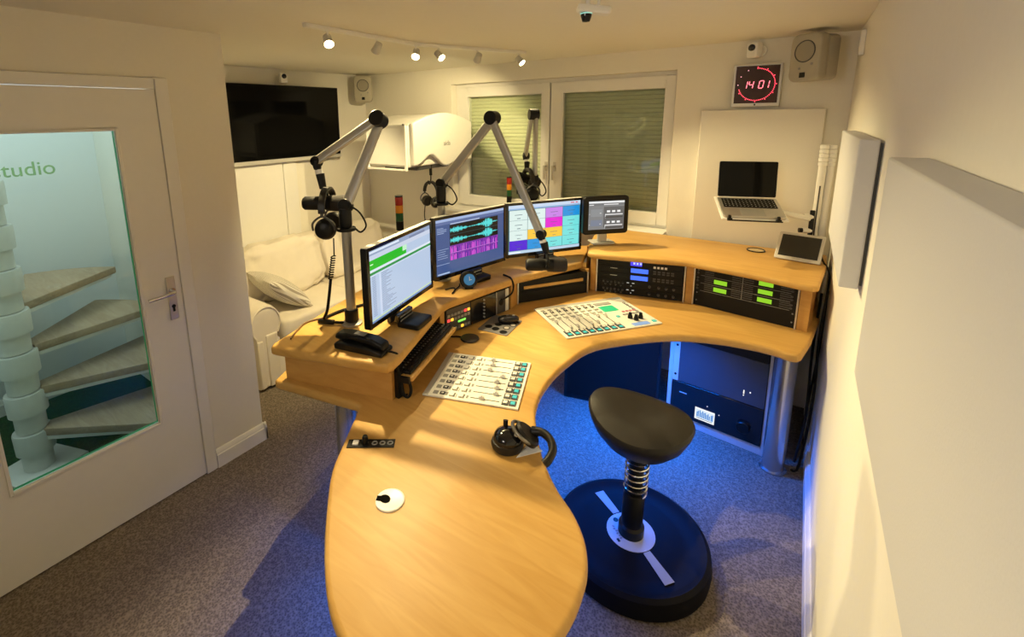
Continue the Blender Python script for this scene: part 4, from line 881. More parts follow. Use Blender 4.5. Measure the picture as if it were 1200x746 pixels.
# ================================================================== MIXERS
def mixer(label, c, ang, w, d, n, x0, pitch, master):
    t = thing('mixing_console', label, 'mixing console', (c[0], c[1], ZT), (0, 0, R(ang)))
    m = MB(); m.box((0, 0, 0.004), (w, d, 0.007)); m.build('panel', M_mix, t, bevel=0.0015)
    m = MB(); m.box((0, d/2-0.012, 0.006), (w*0.98, 0.022, 0.006)); m.build('rear_strip', mat('grey_panel_strip', (0.42, 0.41, 0.38), 0.5), t, bevel=0.001)
    MT = glow('turquoise_lit_button', h(70, 235, 205), 0.85)
    fpos = [0.62, 0.18, 0.22, 0.3, 0.15, 0.75, 0.72, 0.78] if not master else [0.85, 0.12, 0.16, 0.8, 0.2, 0.25, 0.85, 0.8]
    sl = MB(); kb = MB(); gb = MB(); pr = MB()
    for i in range(n):
        x = x0 + pitch*i
        sl.box((x, -d*0.18+d*0.03, 0.0078), (0.0035, d*0.30, 0.001))
        fy = -d*0.29 + d*0.28*fpos[i % 8]
        m = MB(); m.box((x, fy, 0.014), (0.012, 0.020, 0.012)); m.box((x, fy, 0.021), (0.010, 0.006, 0.005)); m.build('fader_knob', M_silver, t, bevel=0.0015)
        m = MB(); m.box((x, -d*0.36, 0.0095), (0.030, 0.025, 0.004)); b = m.build('button', M_dark, t)
        m = MB(); m.box((x, -d*0.36, 0.012), (0.016, 0.015, 0.003)); m.build('button_cap', M_mix, b)
        m = MB(); m.box((x, -d*0.435, 0.0095), (0.030, 0.025, 0.004)); b = m.build('button', M_dark, t)
        m = MB(); m.box((x, -d*0.435, 0.012), (0.017, 0.016, 0.003)); m.build('button_cap', MT, b)
        for y in (0.10, 0.20): gb.box((x, d*y, 0.0095), (0.022, 0.018, 0.007)); pr.box((x, d*y-0.003, 0.0078), (0.026, 0.022, 0.001))
        kb.box((x, d*0.30, 0.0085), (0.018, 0.020, 0.003)); gb.box((x, d*0.30, 0.0095), (0.008, 0.010, 0.003)); pr.box((x, d*0.255, 0.0078), (0.020, 0.010, 0.001)); pr.box((x, d*0.375, 0.0078), (0.022, 0.020, 0.001)); pr.box((x-0.004, d*0.15, 0.0078), (0.022, 0.003, 0.001)); pr.box((x, d*0.035, 0.0078), (0.018, 0.008, 0.001))
    sl.build('fader_slots', M_black, t); tag(gb.build('soft_buttons', M_mix, t, bevel=0.001), kind='stuff'); tag(kb.build('black_buttons', M_black, t), kind='stuff'); tag(pr.build('print', mat('light_grey_print', (0.26, 0.25, 0.22), 0.6), t, smooth=False), kind='stuff')
    return t
mixer('ivory mixing console with turquoise keys on the left of the desk', (-0.990, 1.4775), 109.5, 0.345, 0.378, 8, -0.146, 0.0415, False)
mx = mixer('ivory mixing console with a green display on the right of the desk', (-0.814, 2.343), 52.2, 0.552, 0.375, 8, -0.245, 0.0415, True)
m = MB(); m.box((0.115, 0.055, 0.0095), (0.088, 0.066, 0.003)); m.build('green_display', glow('bright_green_display', h(40, 225, 130), 1.0), mx)
m = MB(); m.box((0.12, 0.125, 0.009), (0.10, 0.03, 0.003)); m.build('label_field', mat('label_grey', (0.35, 0.35, 0.33), 0.6), mx)
for x, y in ((0.155, -0.085), (0.17, -0.115), (0.205, -0.105)):
    m = MB(); m.lathe([(0.013, 0), (0.012, 0.012), (0.009, 0.020), (0.008, 0.030), (0, 0.031)], (x, y, 0.008), seg=14); m.build('knob', M_black, mx)
m = MB(); [m.box((0.17+0.022*i, -0.005, 0.0095), (0.014, 0.012, 0.004)) for i in range(4)]; m.build('red_keys', glow('salmon_key', h(240, 130, 110), 0.8), mx)
m = MB(); m.box((0.105, -0.05, 0.0095), (0.018, 0.016, 0.004)); m.box((0.25, -0.155, 0.0095), (0.02, 0.018, 0.004)); m.build('green_keys', glow('mint_key', h(110, 235, 190), 0.8), mx)
m = MB(); m.box((0.165, -0.162, 0.0090), (0.095, 0.028, 0.003)); m.build('pale_blue_field', glow('pale_blue_field', h(180, 215, 250), 0.7), mx)
m = MB(); [m.box((0.15+0.02*i, -0.04, 0.0095), (0.013, 0.010, 0.004)) for i in range(5)]; [m.box((0.245, 0.10-0.03*i, 0.0095), (0.012, 0.02, 0.004)) for i in range(6)]; m.build('grey_keys', M_btn, mx)

# ================================================================== DESK-TOP ITEMS
kb = thing('keyboard', 'black computer keyboard on the pull-out tray', 'keyboard', ((t0.x+t1.x)/2 + tn.x*0.082, (t0.y+t1.y)/2 + tn.y*0.082, ZT+0.0985), (0, 0, math.atan2(td.y, td.x)))
m = MB(); m.box((0, 0, 0.007), (0.44, 0.135, 0.012)); m.build('case', M_black, kb, bevel=0.003)
m = MB()
for j in range(6):
    for i in range(21):
        m.box((-0.205+0.0205*i, -0.052+0.0205*j, 0.0155), (0.016, 0.016, 0.005))
tag(m.build('keys', M_key, kb, bevel=0.001), kind='stuff')
m = MB(); [m.box((-0.205+0.0205*i, -0.050+0.0205*j, 0.0184), (0.005, 0.006, 0.0006)) for j in range(1, 5) for i in range(21)]; tag(m.build('key_legends', M_grey, kb), kind='stuff')
ph = thing('telephone', 'black corded desk telephone on the low shelf', 'telephone', (-1.315, 1.142, 0.955), (0, 0, R(13)))
m = MB(); fprism(m, [(-0.105, 0.001), (0.112, 0.001), (0.112, 0.018), (0.06, 0.030), (-0.09, 0.034), (-0.108, 0.022)], -0.042, 0.042); m.build('cradle', M_black, ph, bevel=0.006)
m = MB(); fprism(m, [(-0.112, 0.036), (-0.108, 0.058), (-0.06, 0.066), (0.06, 0.060), (0.105, 0.044), (0.112, 0.020), (0.07, 0.026), (0.04, 0.036), (-0.05, 0.042), (-0.07, 0.034)], -0.026, 0.026); hs = m.build('handset', M_black, ph, bevel=0.007)
m = MB(); m.box((-0.005, 0.0, 0.0645), (0.045, 0.026, 0.002), (0, R(3), 0)); m.build('display_plate', M_grey, hs)
m = MB(); m.tube([(0.108, 0.0, 0.012), (0.135, 0.005, 0.010), (0.150, 0.02, -0.01), (0.155, 0.03, -0.08), (0.150, 0.04, -0.13)], 0.004, 6, 5); m.build('cord', M_rubber, ph)
cb = thing('cable_bundle', 'bundle of black cables hanging beside the keyboard tray', 'cable', (-1.165, 1.185, ZT))
m = MB(); m.tube([(-0.012, -0.004, 0.15), (0.0, 0.0, 0.10), (0.006, 0.006, 0.03), (0.022, 0.018, 0.008), (0.03, 0.03, 0.03), (0.02, 0.03, 0.075), (0.0, 0.03, 0.11)], 0.006, 8, 6); m.build('loop', M_rubber, cb)
m = MB(); m.tube([(-0.016, 0.012, 0.14), (-0.008, 0.015, 0.07), (0.0, 0.02, 0.012), (0.012, 0.03, 0.007)], 0.006, 8, 6); m.build('loop', M_rubber, cb)
m = MB(); m.box((-0.012, 0.008, 0.06), (0.022, 0.03, 0.115)); m.build('plug', M_black, cb, bevel=0.004)
mp = thing('mouse_mat', 'grey mouse mat printed with dark discs', 'mouse mat', (-1.185, 1.965, ZT), (0, 0, R(6)))
m = MB(); m.slab(rrect(0.165, 0.20, 0.008), 0.0005, 0.0035, 0.001, 2); m.build('mat', M_pad, mp)
m = MB(); m2 = MB()
for x, y in ((-0.045, -0.045), (-0.01, 0.0), (0.0, -0.055), (0.05, -0.07)): m.lathe([(0.020, 0), (0.020, 0.0006), (0, 0.0006)], (x, y, 0.0035), seg=18)
for x, y in ((0.045, -0.02), (0.062, 0.025), (0.06, 0.065)): m.lathe([(0.019, 0), (0.019, 0.0006), (0, 0.0006)], (x, y, 0.0035), seg=18); m2.lathe([(0.013, 0), (0.013, 0.0006), (0, 0.0006)], (x, y, 0.0042), seg=18)
m.build('dark_discs', M_black, mp); m2.build('light_discs', mat('warm_grey_print', (0.38, 0.34, 0.30), 0.7), mp)
ms = thing('computer_mouse', 'black computer mouse on the grey mat', 'mouse', (-1.165, 2.015, ZT+0.0038), (0, 0, R(-50)))
m = MB(); m.ell((0, 0, 0.0185), (0.032, 0.056, 0.018), 24, 14, 0.8); m.b2(-0.028, -0.05, 0.0, 0.028, 0.05, 0.006); m.build('shell', M_glossb, ms)
m = MB(); m.cyl((-0.004, 0.028, 0.034), (0.004, 0.028, 0.034), 0.007, seg=12); m.build('wheel', M_grey, ms)
pk = thing('charging_puck', 'flat round brown black pad on the desk beside the tray', 'pad', (-1.228, 1.748, ZT))
m = MB(); m.lathe([(0.043, 0.0005), (0.046, 0.004), (0.044, 0.009), (0.0, 0.010)], (0, 0, 0), seg=32); m.build('disc', mat('brown_black_leatherette', (0.022, 0.012, 0.009), 0.5), pk)
m = MB(); m.tube([(-0.04, -0.012, 0.005), (-0.065, -0.02, 0.0045), (-0.085, -0.035, 0.0045), (-0.11, -0.04, 0.0045)], 0.004, 6, 5); m.build('cord', M_rubber, pk)
ck = thing('round_clock', 'small round black desk clock with a blue face under the waveform monitor', 'clock', (-1.352, 1.918, 0.955), (0, 0, R(45)))
m = MB(); m.lathe([(0.0, -0.035), (0.025, -0.034), (0.042, -0.02), (0.0475, 0.0), (0.0475, 0.012), (0.043, 0.016), (0.040, 0.011), (0, 0.010)], (0, 0, 0.048), (0, -1, 0.2), 32); b = m.build('body', M_black, ck)
m = MB(); m.lathe([(0.030, 0.0105), (0.030, 0.0115), (0, 0.0118)], (0.004, 0, 0.048), (0, -1, 0.2), 28); m.build('face', glow('dim_blue_face', h(40, 120, 165), 0.8), ck)
m = MB(); m.box((0.004, -0.0135, 0.056), (0.003, 0.001, 0.022), (R(-11), 0, 0)); m.box((0.010, -0.0135, 0.050), (0.014, 0.001, 0.003), (R(-11), 0, 0)); m.build('hands', M_silver, ck)
m = MB(); m.box((0, 0.0, 0.004), (0.045, 0.04, 0.006)); m.build('foot', M_black, ck, bevel=0.002)
tag(MB().tube([(-1.43, 1.82, 0.961), (-1.41, 1.86, 0.962), (-1.39, 1.85, 0.961), (-1.37, 1.80, 0.960), (-1.385, 1.85, 0.962), (-1.40, 1.905, 0.962), (-1.42, 1.93, 0.962)], 0.0035, 6, 6).build('clock_cable', M_rubber), 'thin black cable curling on the shelf beside the round clock', 'cable')
tag(MB().tube([(-1.30, 2.19, 0.960), (-1.255, 2.175, 0.960), (-1.235, 2.165, 0.955), (-1.218, 2.16, 0.925), (-1.222, 2.15, 0.88), (-1.24, 2.11, 0.86), (-1.248, 2.08, 0.86)], 0.005, 8, 6).build('patch_cable', M_rubber), 'black cable hanging over the shelf edge onto the key panel', 'cable')
# coiled headphone lead
cl = MB(); pts = [Vector((-1.602, 1.266, 1.335)), Vector((-1.596, 1.258, 1.262))]
for k in range(81):
    a = k*2*math.pi/8; zz = 1.262 - 0.10*k/80; ax = Vector((-1.592-0.003*k/80, 1.250-0.02*k/80, zz)); pts.append(ax + Vector((math.cos(a)*0.009, math.sin(a)*0.009, 0)))
lead = thing('headphone_lead', 'black coiled headphone lead dropping to the low shelf', 'cable', (0, 0, 0))
cl.tube(pts, 0.0028, 6).build('coil', M_rubber, lead)
MB().tube([(-1.595, 1.230, 1.162), (-1.598, 1.22, 1.10), (-1.612, 1.213, 1.02), (-1.640, 1.215, 0.975), (-1.668, 1.26, 0.9625), (-1.665, 1.34, 0.9625), (-1.63, 1.45, 0.9625), (-1.59, 1.55, 0.9625)], 0.0065, 8, 5).build('straight_lead', M_rubber, lead)
tag(MB().tube([(-1.665, 1.26, 0.9595), (-1.70, 1.17, 0.9595), (-1.665, 1.09, 0.9595), (-1.62, 1.03, 0.9595)], 0.004, 6, 6).build('shelf_cable', mat('tan_cable', (0.20, 0.11, 0.03), 0.5)), 'thin brown cable lying along the edge of the low shelf', 'cable')
tag(MB().box((-1.62, 1.21, 0.966), (0.075, 0.02, 0.016), (0, 0, R(25))).cyl((-1.585, 1.226, 0.966), (-1.545, 1.245, 0.966), 0.006).build('audio_plug', M_black, bevel=0.003), 'black audio adapter plug beside the left boom arm', 'plug')
# power adaptor behind the left pole
tag(MB().b2(-1.72, 1.60, 0.956, -1.62, 1.68, 1.20).build('device_box', M_plast, bevel=0.006), 'small white box behind the leftmost monitor', 'box')

# ================================================================== RIGHT SIDE: CLOCK, LAPTOP, TABLET, PANELS
def acoustic(label, x0, y0, z0, x1, y1, z1, name='acoustic_panel', mt=None):
    m = MB(); m.b2(x0, y0, z0, x1, y1, z1); return tag(m.build(name, mt or M_foam, bevel=0.004), label, 'acoustic panel')
acoustic('flat white acoustic panel on the back wall behind the laptop', -0.545, 3.372, 0.80, 0.085, YB-0.001, 1.856, mt=mat('cream_panel_fabric', (0.74, 0.71, 0.64), 0.9, var=0.02, scale=200))
acoustic('large white acoustic panel nearest the camera on the right wall', 0.130, -0.45, 1.318, XR-0.002, 1.170, 1.755)
ap = thing('acoustic_panel', 'small deep white acoustic panel on the right wall beside the tablet', 'acoustic panel', (0.155, 2.2, 1.30))
m = MB(); m.b2(-0.022, -0.382, 0.0, 0.026, 0.46, 0.456); m.build('foam', M_foam, ap, bevel=0.004)
m = MB(); m.b2(0.0262, -0.37, 0.01, 0.034, 0.45, 0.445); m.build('backing', M_dark, ap)
# studio clock
sc = thing('studio_clock', 'square studio clock with red digits and a red seconds ring', 'clock', (-0.264, 3.402, 1.875), (0, 0, R(6)))
m = MB(); fprism(m, rrect(0.248, 0.246, 0.006, 3, 0, 0.121), -0.035, 0.0); m.build('frame', M_silver, sc, bevel=0.003)
m = MB(); m.b2(-0.110, -0.037, 0.018, 0.110, -0.034, 0.234); m.build('face', mat('smoked_red_brown_glass', (0.045, 0.016, 0.010), 0.25), sc, smooth=False)
m = MB(); m.cyl((0, -0.0352, 0.0085), (0, -0.0385, 0.0085), 0.005, seg=12); m.build('sensor', M_black, sc)
M_led = glow('red_led', (1.0, 0.06, 0.10), 2.6); M_pink = glow('pink_led', (1.0, 0.45, 0.5), 1.6)
m = MB(); cx, cz, rr = 0.0, 0.126, 0.092
for k in range(0, 43):
    a = R(90 - 6*k); m.cyl((cx+rr*math.cos(a), -0.037, cz+rr*math.sin(a)), (cx+rr*math.cos(a), -0.0385, cz+rr*math.sin(a)), 0.0030, seg=8)
for k in range(0, 9):
    a = R(90 - 30*k); m.cyl((cx+(rr+0.007)*math.cos(a), -0.037, cz+(rr+0.007)*math.sin(a)), (cx+(rr+0.007)*math.cos(a), -0.0385, cz+(rr+0.007)*math.sin(a)), 0.0030, seg=8)
tag(m.build('seconds_ring', M_led, sc), kind='stuff')
m = MB()
for k in (9, 10, 11):
    a = R(90 - 30*k); m.cyl((cx+(rr+0.003)*math.cos(a), -0.037, cz+(rr+0.003)*math.sin(a)), (cx+(rr+0.003)*math.cos(a), -0.0385, cz+(rr+0.003)*math.sin(a)), 0.0032, seg=8)
m.build('hour_dots', M_pink, sc)
SEG = {'0': 'abcdef', '1': 'bc', '4': 'bcfg'}
def digit(ch, x, z, w=0.021, hh=0.042, th=0.0042, sl=0.006):
    m = MB(); X = lambda u, v: x + u*w + sl*v; P = lambda u, v: (X(u, v), z + v*hh)
    ends = {'a': ((0, 1), (1, 1)), 'b': ((1, 1), (1, .5)), 'c': ((1, .5), (1, 0)), 'd': ((0, 0), (1, 0)), 'e': ((0, .5), (0, 0)), 'f': ((0, 1), (0, .5)), 'g': ((0, .5), (1, .5))}
    for s in SEG[ch]:
        (u0, v0), (u1, v1) = ends[s]; p = Vector(P(u0, v0)); q = Vector(P(u1, v1)); d = (q-p).normalized(); p += d*0.0018; q -= d*0.0018; n = Vector((-d.y, d.x))*th/2
        m.poly([(a.x, -0.0378, a.y) for a in (p-n, q-n, q+n, p+n)], [(0, 1, 2, 3)])
    return m.build('digit', glow('red_digit', (1.0, 0.16, 0.20), 3.0), sc, smooth=False)
for ch, x in (('1', -0.072), ('4', -0.041), ('0', 0.010), ('1', 0.038)): digit(ch, x, 0.104)
# pole, laptop arm, laptop
pz = thing('equipment_pole', 'white slotted equipment pole standing in the back right corner', 'pole', (0.100, 3.30, 1.03))
m = MB(); m.lathe([(0.030, 0.001), (0.030, 0.008), (0.019, 0.010), (0.019, 0.51)], (0, 0, 0)); m.build('tube', M_plast, pz)
m = MB(); m.lathe([(0.017, 0.001), (0.017, 0.51)], (0.036, 0.01, 0)); m.build('tube', M_plast, pz)
m = MB(); m.box((0.0, -0.0195, 0.22), (0.007, 0.003, 0.36)); m.build('slot', M_dark, pz)
for k in range(5):
    m = MB(); m.lathe([(0.019, 0), (0.0225, 0.004), (0.0225, 0.019), (0.019, 0.023)], (0.0, 0, 0.51+0.0235*k)); m.lathe([(0.017, 0), (0.0205, 0.004), (0.0205, 0.019), (0.017, 0.023)], (0.036, 0.01, 0.51+0.0235*k)); m.build('pole_ring', M_plast, pz)
la = thing('laptop_stand', 'silver laptop support arm clamped to the white pole', 'laptop stand', (0.075, 3.27, 1.2))
o = Vector((0.075, 3.27, 1.2)); V = lambda x, y, z: Vector((x, y, z))-o
for z in (1.255, 1.175):
    m = MB(); m.cyl(V(0.085, 3.265, z), V(0.045, 3.25, z), 0.016, seg=16); c = m.build('clamp_knob', M_plast, la)
    m = MB(); m.cyl(V(0.045, 3.25, z), V(0.028, 3.244, z), 0.013, seg=14); m.build('knob_cap', M_black, c)
m = MB(); m.box(V(0.082, 3.262, 1.215), (0.024, 0.022, 0.155)); m.build('clamp_body', M_black, la, bevel=0.004)
m = MB(); a = V(0.07, 3.255, 1.245); b = V(-0.13, 3.13, 1.300); d = b-a; m.box((a+b)/2, (d.length, 0.045, 0.030), (0, R(13), math.atan2(d.y, d.x)+math.pi)); m.build('arm', M_plast, la, bevel=0.01)
LQ = (0, 0, R(22)); lc = Vector((-0.206, 3.063, 1.311))
ROT = Euler((R(20), 0, R(19))).to_matrix()
def lv(x, y, z): return lc + ROT @ Vector((x, y, z))
m = MB(); m.box(lv(0, 0.01, -0.012)-o, (0.325, 0.25, 0.008), ROT); m.build('tray', M_plast, la, bevel=0.003)
m = MB(); m.tube([lv(-0.13, -0.125, -0.010)-o, lv(0.13, -0.125, -0.010)-o], 0.004, 8)
for x in (-0.125, 0.11): m.box(lv(x, -0.118, 0.002)-o, (0.012, 0.016, 0.026), ROT); m.cyl(lv(x-0.012, -0.126, -0.004)-o, lv(x+0.012, -0.126, -0.004)-o, 0.008, seg=10)
m.build('stop_bar', M_black, la)
lap = thing('laptop', 'open silver laptop with a black screen on the wall arm', 'laptop', lc, (R(20), 0, R(19)))
m = MB(); m.slab(rrect(0.304, 0.212, 0.012), -0.0075, 0.006, 0.003, 2); m.build('base', M_alu, lap)
m = MB(); m.box((0, 0.040, 0.0065), (0.268, 0.100, 0.001)); kbd = m.build('keyboard_well', M_black, lap)
m = MB(); [m.box((-0.122+0.0188*i, 0.003+0.0186*j, 0.0078), (0.0155, 0.0155, 0.0018)) for i in range(14) for j in range(5)]; tag(m.build('keys', M_key, kbd), kind='stuff')
m = MB(); [m.box((-0.122+0.0188*i, 0.003+0.0186*j, 0.0089), (0.005, 0.005, 0.0004)) for i in range(14) for j in range(5)]; tag(m.build('key_legends', M_silver, kbd), kind='stuff')
m = MB(); m.box((0, -0.060, 0.0065), (0.115, 0.075, 0.001)); m.build('trackpad', mat('satin_trackpad', (0.50, 0.49, 0.46), 0.35, 0.6), lap)
lid = MB(); fprism(lid, rrect(0.304, 0.210, 0.010, 4, 0, 0.105), 0.0, 0.006); L1 = lid.build('lid', M_alu, lap); L1.location = (0, 0.106, 0.008); L1.rotation_euler = (R(-26), 0, 0)
s = MB(); fprism(s, rrect(0.298, 0.204, 0.008, 4, 0, 0.105), -0.0012, 0.0003); s.build('screen', M_tvs, L1, smooth=False)
tb = thing('tablet', 'silver framed tablet display leaning on the tall rack unit', 'tablet', (0.033, 3.071, 1.039), (R(-37), 0, R(-9.5)))
m = MB(); fprism(m, rrect(0.212, 0.166, 0.008, 3, 0, 0.083), 0.0, 0.012); m.build('frame', M_silver, tb, bevel=0.003)
m = MB(); m.b2(-0.090, -0.0012, 0.019, 0.090, 0.0005, 0.150); m.build('screen', M_off, tb, smooth=False)
m = MB(); m.box((0, 0.045, 0.05), (0.05, 0.006, 0.11), (R(52), 0, 0)); m.build('rear_stand', M_silver, tb)
cdd = thing('audio_disc', 'small shiny disc lying on the tall rack unit left of the tablet', 'disc', (-0.165, 3.215, 1.0302))
m = MB(); m.ring((0, 0, 0.003), (0, 0, 1), 0.045, 0.004, 36, 6); m.build('rim', M_glossb, cdd)
m = MB(); m.lathe([(0.043, 0.001), (0.043, 0.003), (0, 0.003)], seg=32); m.build('plate', mat('beige_warm_reflection', (0.55, 0.42, 0.22), 0.3), cdd)  # beige colour stands in for the warm reflection on a shiny plate
tag(MB().tube([(0.11, 3.12, 1.09), (0.135, 3.13, 1.075), (0.152, 3.12, 1.04), (0.180, 3.05, 1.00), (0.182, 3.02, 0.90), (0.180, 3.0, 0.60), (0.16, 2.98, 0.2)], 0.005, 8, 5).build('tablet_cable', M_rubber), 'black cable hanging from the tablet down beside the right wall', 'cable')
tag(MB().box((0.166, 3.10, 0.90), (0.012, 0.05, 0.14)).build('power_strip', M_paper, bevel=0.003), 'white plug strip hanging between the rack unit and right wall', 'power strip')
tag(MB().tube([(0.176, 2.90, 0.95), (0.165, 2.85, 0.7), (0.172, 2.80, 0.4), (0.150, 2.76, 0.03), (0.12, 2.72, 0.012)], 0.006, 8, 5).tube([(0.158, 3.0, 0.9), (0.150, 2.95, 0.6), (0.155, 2.86, 0.25), (0.13, 2.8, 0.012)], 0.006, 8, 5).build('power_cable', M_rubber), 'black power cables running down to the floor beside the pillar', 'cable')

# ================================================================== UNDER THE DESK
rk = thing('rack_cabinet', 'grey framed equipment rack on the floor under the desk', 'rack cabinet', (-0.26, 2.797, 0), (0, 0, R(-6.5)))
m = MB()
m.b2(-0.262, 0.0, 0.0, -0.238, 0.45, 0.66); m.build('side_post', M_silver, rk, bevel=0.002)
m = MB(); m.b2(0.238, 0.0, 0.0, 0.262, 0.45, 0.66); m.build('side_post', M_silver, rk, bevel=0.002)
m = MB(); m.b2(-0.238, 0.003, 0.0, 0.238, 0.45, 0.052); m.build('plinth', M_silver, rk, bevel=0.002)
m = MB(); m.b2(-0.238, 0.003, 0.64, 0.238, 0.45, 0.66); m.build('lid', M_silver, rk)
m = MB(); m.b2(-0.238, 0.43, 0.052, 0.238, 0.45, 0.64); m.build('rear_panel', M_matte, rk)
cR = Matrix.Rotation(R(-6.5), 3, 'Z')
def rk_at(x, y, z): return Vector((-0.26, 2.797, 0)) + cR @ Vector((x, y, z))
bp_ = thing('rack_blank_panel', 'tall plain grey panel in the rack under the desk', 'rack panel', rk_at(0, 0, 0.278), (0, 0, R(-6.5)))
M_bluegrey = mat('satin_grey_panel', (0.07, 0.075, 0.085), 0.35, 0.3)
m = MB(); m.b2(-0.236, -0.004, 0, 0.236, 0.004, 0.262); m.b2(-0.2, 0.004, 0.005, 0.2, 0.35, 0.255); m.build('plate', M_bluegrey, bp_, bevel=0.001)
m = MB(); m.b2(-0.236, -0.006, 0, -0.205, -0.004, 0.262); ear = m.build('mounting_ear', M_silver, bp_)
m = MB(); [m.cyl((-0.220, -0.006, z), (-0.220, -0.009, z), 0.007, seg=12) for z in (0.04, 0.225)]; m.build('screw_heads', M_black, ear)
m = MB(); m.box((0.135, -0.0045, 0.065), (0.005, 0.002, 0.022)); m.box((0.135, -0.0045, 0.045), (0.005, 0.002, 0.005)); m.box((0.165, -0.0045, 0.072), (0.006, 0.002, 0.007)); m.build('indicators', glow('white_indicator', (1, 0.95, 0.85), 1.3), bp_)
tp = thing('rack_device', 'black device at the top of the rack under the desk', 'rack device', rk_at(0, 0, 0.542), (0, 0, R(-6.5)))
m = MB(); m.b2(-0.236, -0.004, 0, 0.236, 0.3, 0.095); m.build('case', M_matte, tp, bevel=0.002)
m = MB(); m.cyl((-0.19, -0.004, 0.05), (-0.19, -0.012, 0.05), 0.01, seg=14); m.build('knob', M_grey, tp)
am = thing('amplifier', 'black amplifier with a bright white display in the rack under the desk', 'amplifier', rk_at(0, 0, 0.054), (0, 0, R(-6.5)))
m = MB(); m.b2(-0.236, -0.006, 0, 0.236, 0.3, 0.220); m.build('case', M_glossb, am, bevel=0.003)
G = [(0.06, 0.10, 0.94, 0.86, h(225, 240, 250))]
for i, (u, v) in enumerate(((0.10, .5), (0.16, .62), (0.24, .72), (0.31, .55), (0.38, .70), (0.45, .6), (0.52, .66), (0.59, .5), (0.66, .62), (0.73, .45), (0.82, .6), (0.88, .66))): G.append((u, 0.24, u+0.05, 0.24+v*0.8, h(70, 140, 215)))
G.append((0.10, 0.12, 0.9, 0.16, h(60, 70, 80)))
ui('display', am, 0.105, 0.075, h(250, 252, 250), G, y=-0.0065, x0=-0.045, z0=0.062)
m = MB(); m.box((-0.035, -0.0065, 0.125), (0.005, 0.002, 0.005)); m.box((0.028, -0.0065, 0.098), (0.004, 0.002, 0.004)); m.build('indicators', MATS['white_indicator'], am)
m = MB(); m.lathe([(0.035, 0), (0.034, 0.018), (0.030, 0.022), (0, 0.022)], (0.15, -0.006, 0.085), (0, -1, 0), 24); m.build('volume_knob', M_black, am)
m = MB(); m.b2(-0.19, -0.008, 0.155, -0.15, -0.005, 0.160); m.build('badge', M_silver, am)
bb = thing('equipment_case', 'large black equipment case on the floor under the curved desk', 'equipment case', (-0.87, 2.86, 0), (0, 0, R(14)))
m = MB(); m.b2(-0.29, -0.11, 0.0, 0.29, 0.33, 0.66); m.build('case', M_glossb, bb, bevel=0.006)
m = MB(); m.b2(-0.27, -0.114, 0.03, 0.27, -0.111, 0.60); m.build('front_door', M_black, bb, bevel=0.002)
m = MB(); [m.box((0.13+0.016*i, -0.1135, 0.585), (0.006, 0.004, 0.012)) for i in range(2)]; m.build('indicators', glow('dim_blue_led', h(70, 90, 255), 0.8), bb)

# ================================================================== STOOL
sx, sy = -0.43, 1.79
sto = thing('active_stool', 'black active sitting stool on a round rocking base', 'stool', (sx, sy, 0), (0, 0, R(-37)))
m = MB(); m.lathe([(0.29, 0.001), (0.308, 0.012), (0.312, 0.05), (0.306, 0.085), (0.290, 0.096), (0.276, 0.092), (0.256, 0.080), (0.20, 0.083), (0.10, 0.089), (0.0, 0.090)], (0, 0, 0), seg=56); bs = m.build('base', mat('satin_black_moulding', (0.008, 0.008, 0.010), 0.5, spec=0.06), sto)
m = MB(); m.lathe([(0.098, 0.0), (0.098, 0.002), (0, 0.003)], (0, 0, 0.0895), seg=36); lb = m.build('label_plate', mat('pale_grey_label', (0.55, 0.56, 0.58), 0.5), bs)
m = MB(); m.cyl((-0.07, -0.025, 0.091), (-0.07, -0.025, 0.0935), 0.011, seg=14); m.box((0.02, -0.075, 0.0925), (0.016, 0.010, 0.001)); m.build('label_text', M_black, lb)
m = MB(); [m.box((-0.045+0.012*i, -0.055-0.004*(i % 2), 0.0928), (0.007, 0.010, 0.0008), (0, 0, R(15*i-40))) for i in range(6)]; m.build('label_text', M_print, lb)
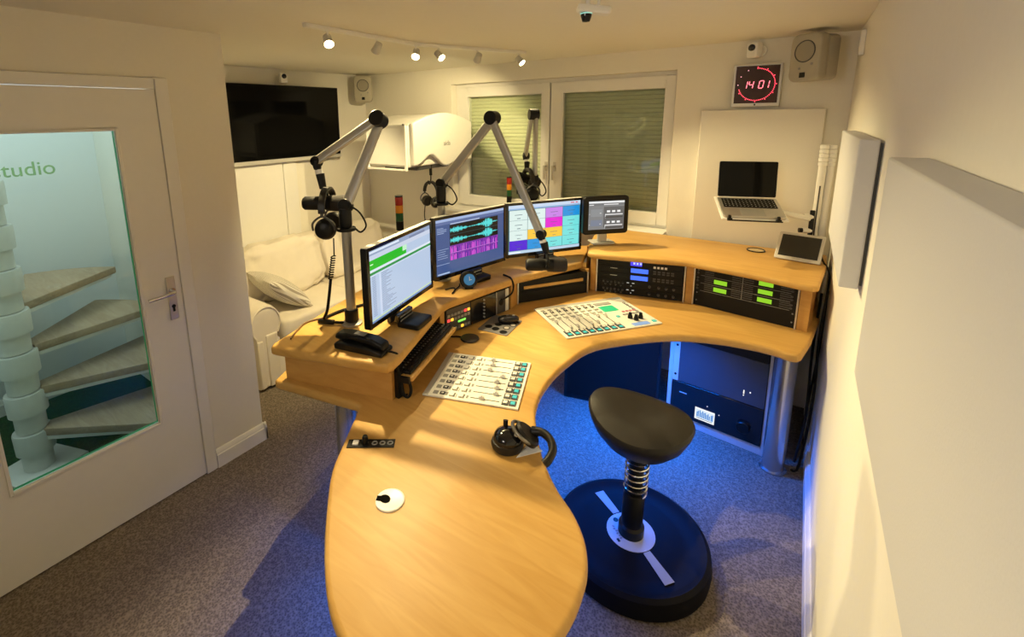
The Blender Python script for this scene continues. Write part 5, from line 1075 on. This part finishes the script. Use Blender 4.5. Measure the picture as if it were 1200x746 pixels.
for s in (1, -1):
    m = MB(); m.poly([(s*0.102, -0.016, 0.0905), (s*0.102, 0.016, 0.0905), (s*0.235, 0.022, 0.0840), (s*0.235, -0.022, 0.0840), (s*0.102, -0.016, 0.092), (s*0.102, 0.016, 0.092), (s*0.235, 0.022, 0.0855), (s*0.235, -0.022, 0.0855)], [(0,1,2,3), (4,5,6,7), (0,1,5,4), (1,2,6,5), (2,3,7,6), (3,0,4,7)]); m.build('grip_strip', mat('grey_grip_strip', (0.40, 0.41, 0.43), 0.6), bs, smooth=False)
tilt = Vector((0.012, 0.02, 1)).normalized()
m = MB(); m.lathe([(0.052, 0), (0.052, 0.04), (0.043, 0.05), (0.043, 0.19), (0.038, 0.20), (0.030, 0.20), (0.030, 0.36)], (0, 0, 0.09), tilt, 28); m.build('column', M_black, sto)
m = MB(); pts = []
for k in range(121):
    a = 2*math.pi*k/20; pts.append(tilt*(0.295+0.155*k/120) + Vector((0.044*math.cos(a), 0.044*math.sin(a), 0)))
m.tube(pts, 0.004, 6); m.build('spring', M_steel, sto)
m = MB(); m.lathe([(0.045, 0.0), (0.09, 0.006), (0.135, 0.030), (0.175, 0.080), (0.200, 0.125), (0.205, 0.145), (0.198, 0.160), (0.16, 0.172), (0.09, 0.174), (0.0, 0.168)], (0, 0, 0), (0, 0, 1), 48, 1.0, 0.88)
for v in m.bm.verts:  # gentle saddle shape
    if v.co.z > 0.12: v.co.z += 0.5*v.co.x*v.co.x - 0.55*v.co.y*v.co.y
s = m.build('seat', M_leather, sto); s.location = (-0.02, 0.015, 0.478); s.rotation_euler = (R(2), R(3), R(40))

# joined pieces too small to pick apart
for o in list(SC.objects):
    if o.type == 'MESH' and o.parent is not None and o.name.split('.')[0] in ('buttons', 'knobs', 'digits', 'screws', 'hour_dots', 'red_keys', 'grey_keys', 'green_keys', 'dark_discs', 'light_discs', 'label_text', 'indicators', 'screw_heads'):
        o['kind'] = 'stuff'

GROUPS = {'monitor': 'monitors on the low shelf', 'boom_stand': 'boom stands on the low shelf', 'microphone': 'microphones on the boom stands', 'headphones': 'black headphones around the desk', 'signal_light': 'red amber green signal lights', 'mixing_console': 'mixing consoles set in the desk', 'rack_device': 'black rack devices', 'rack_tuner': 'twin tuners in the right bay', 'wall_camera': 'small white wall cameras', 'acoustic_panel': 'white acoustic panels'}
for o in list(SC.objects):
    g = GROUPS.get(o.name.split('.')[0])
    if g and o.parent is None and 'label' in o: o['group'] = g
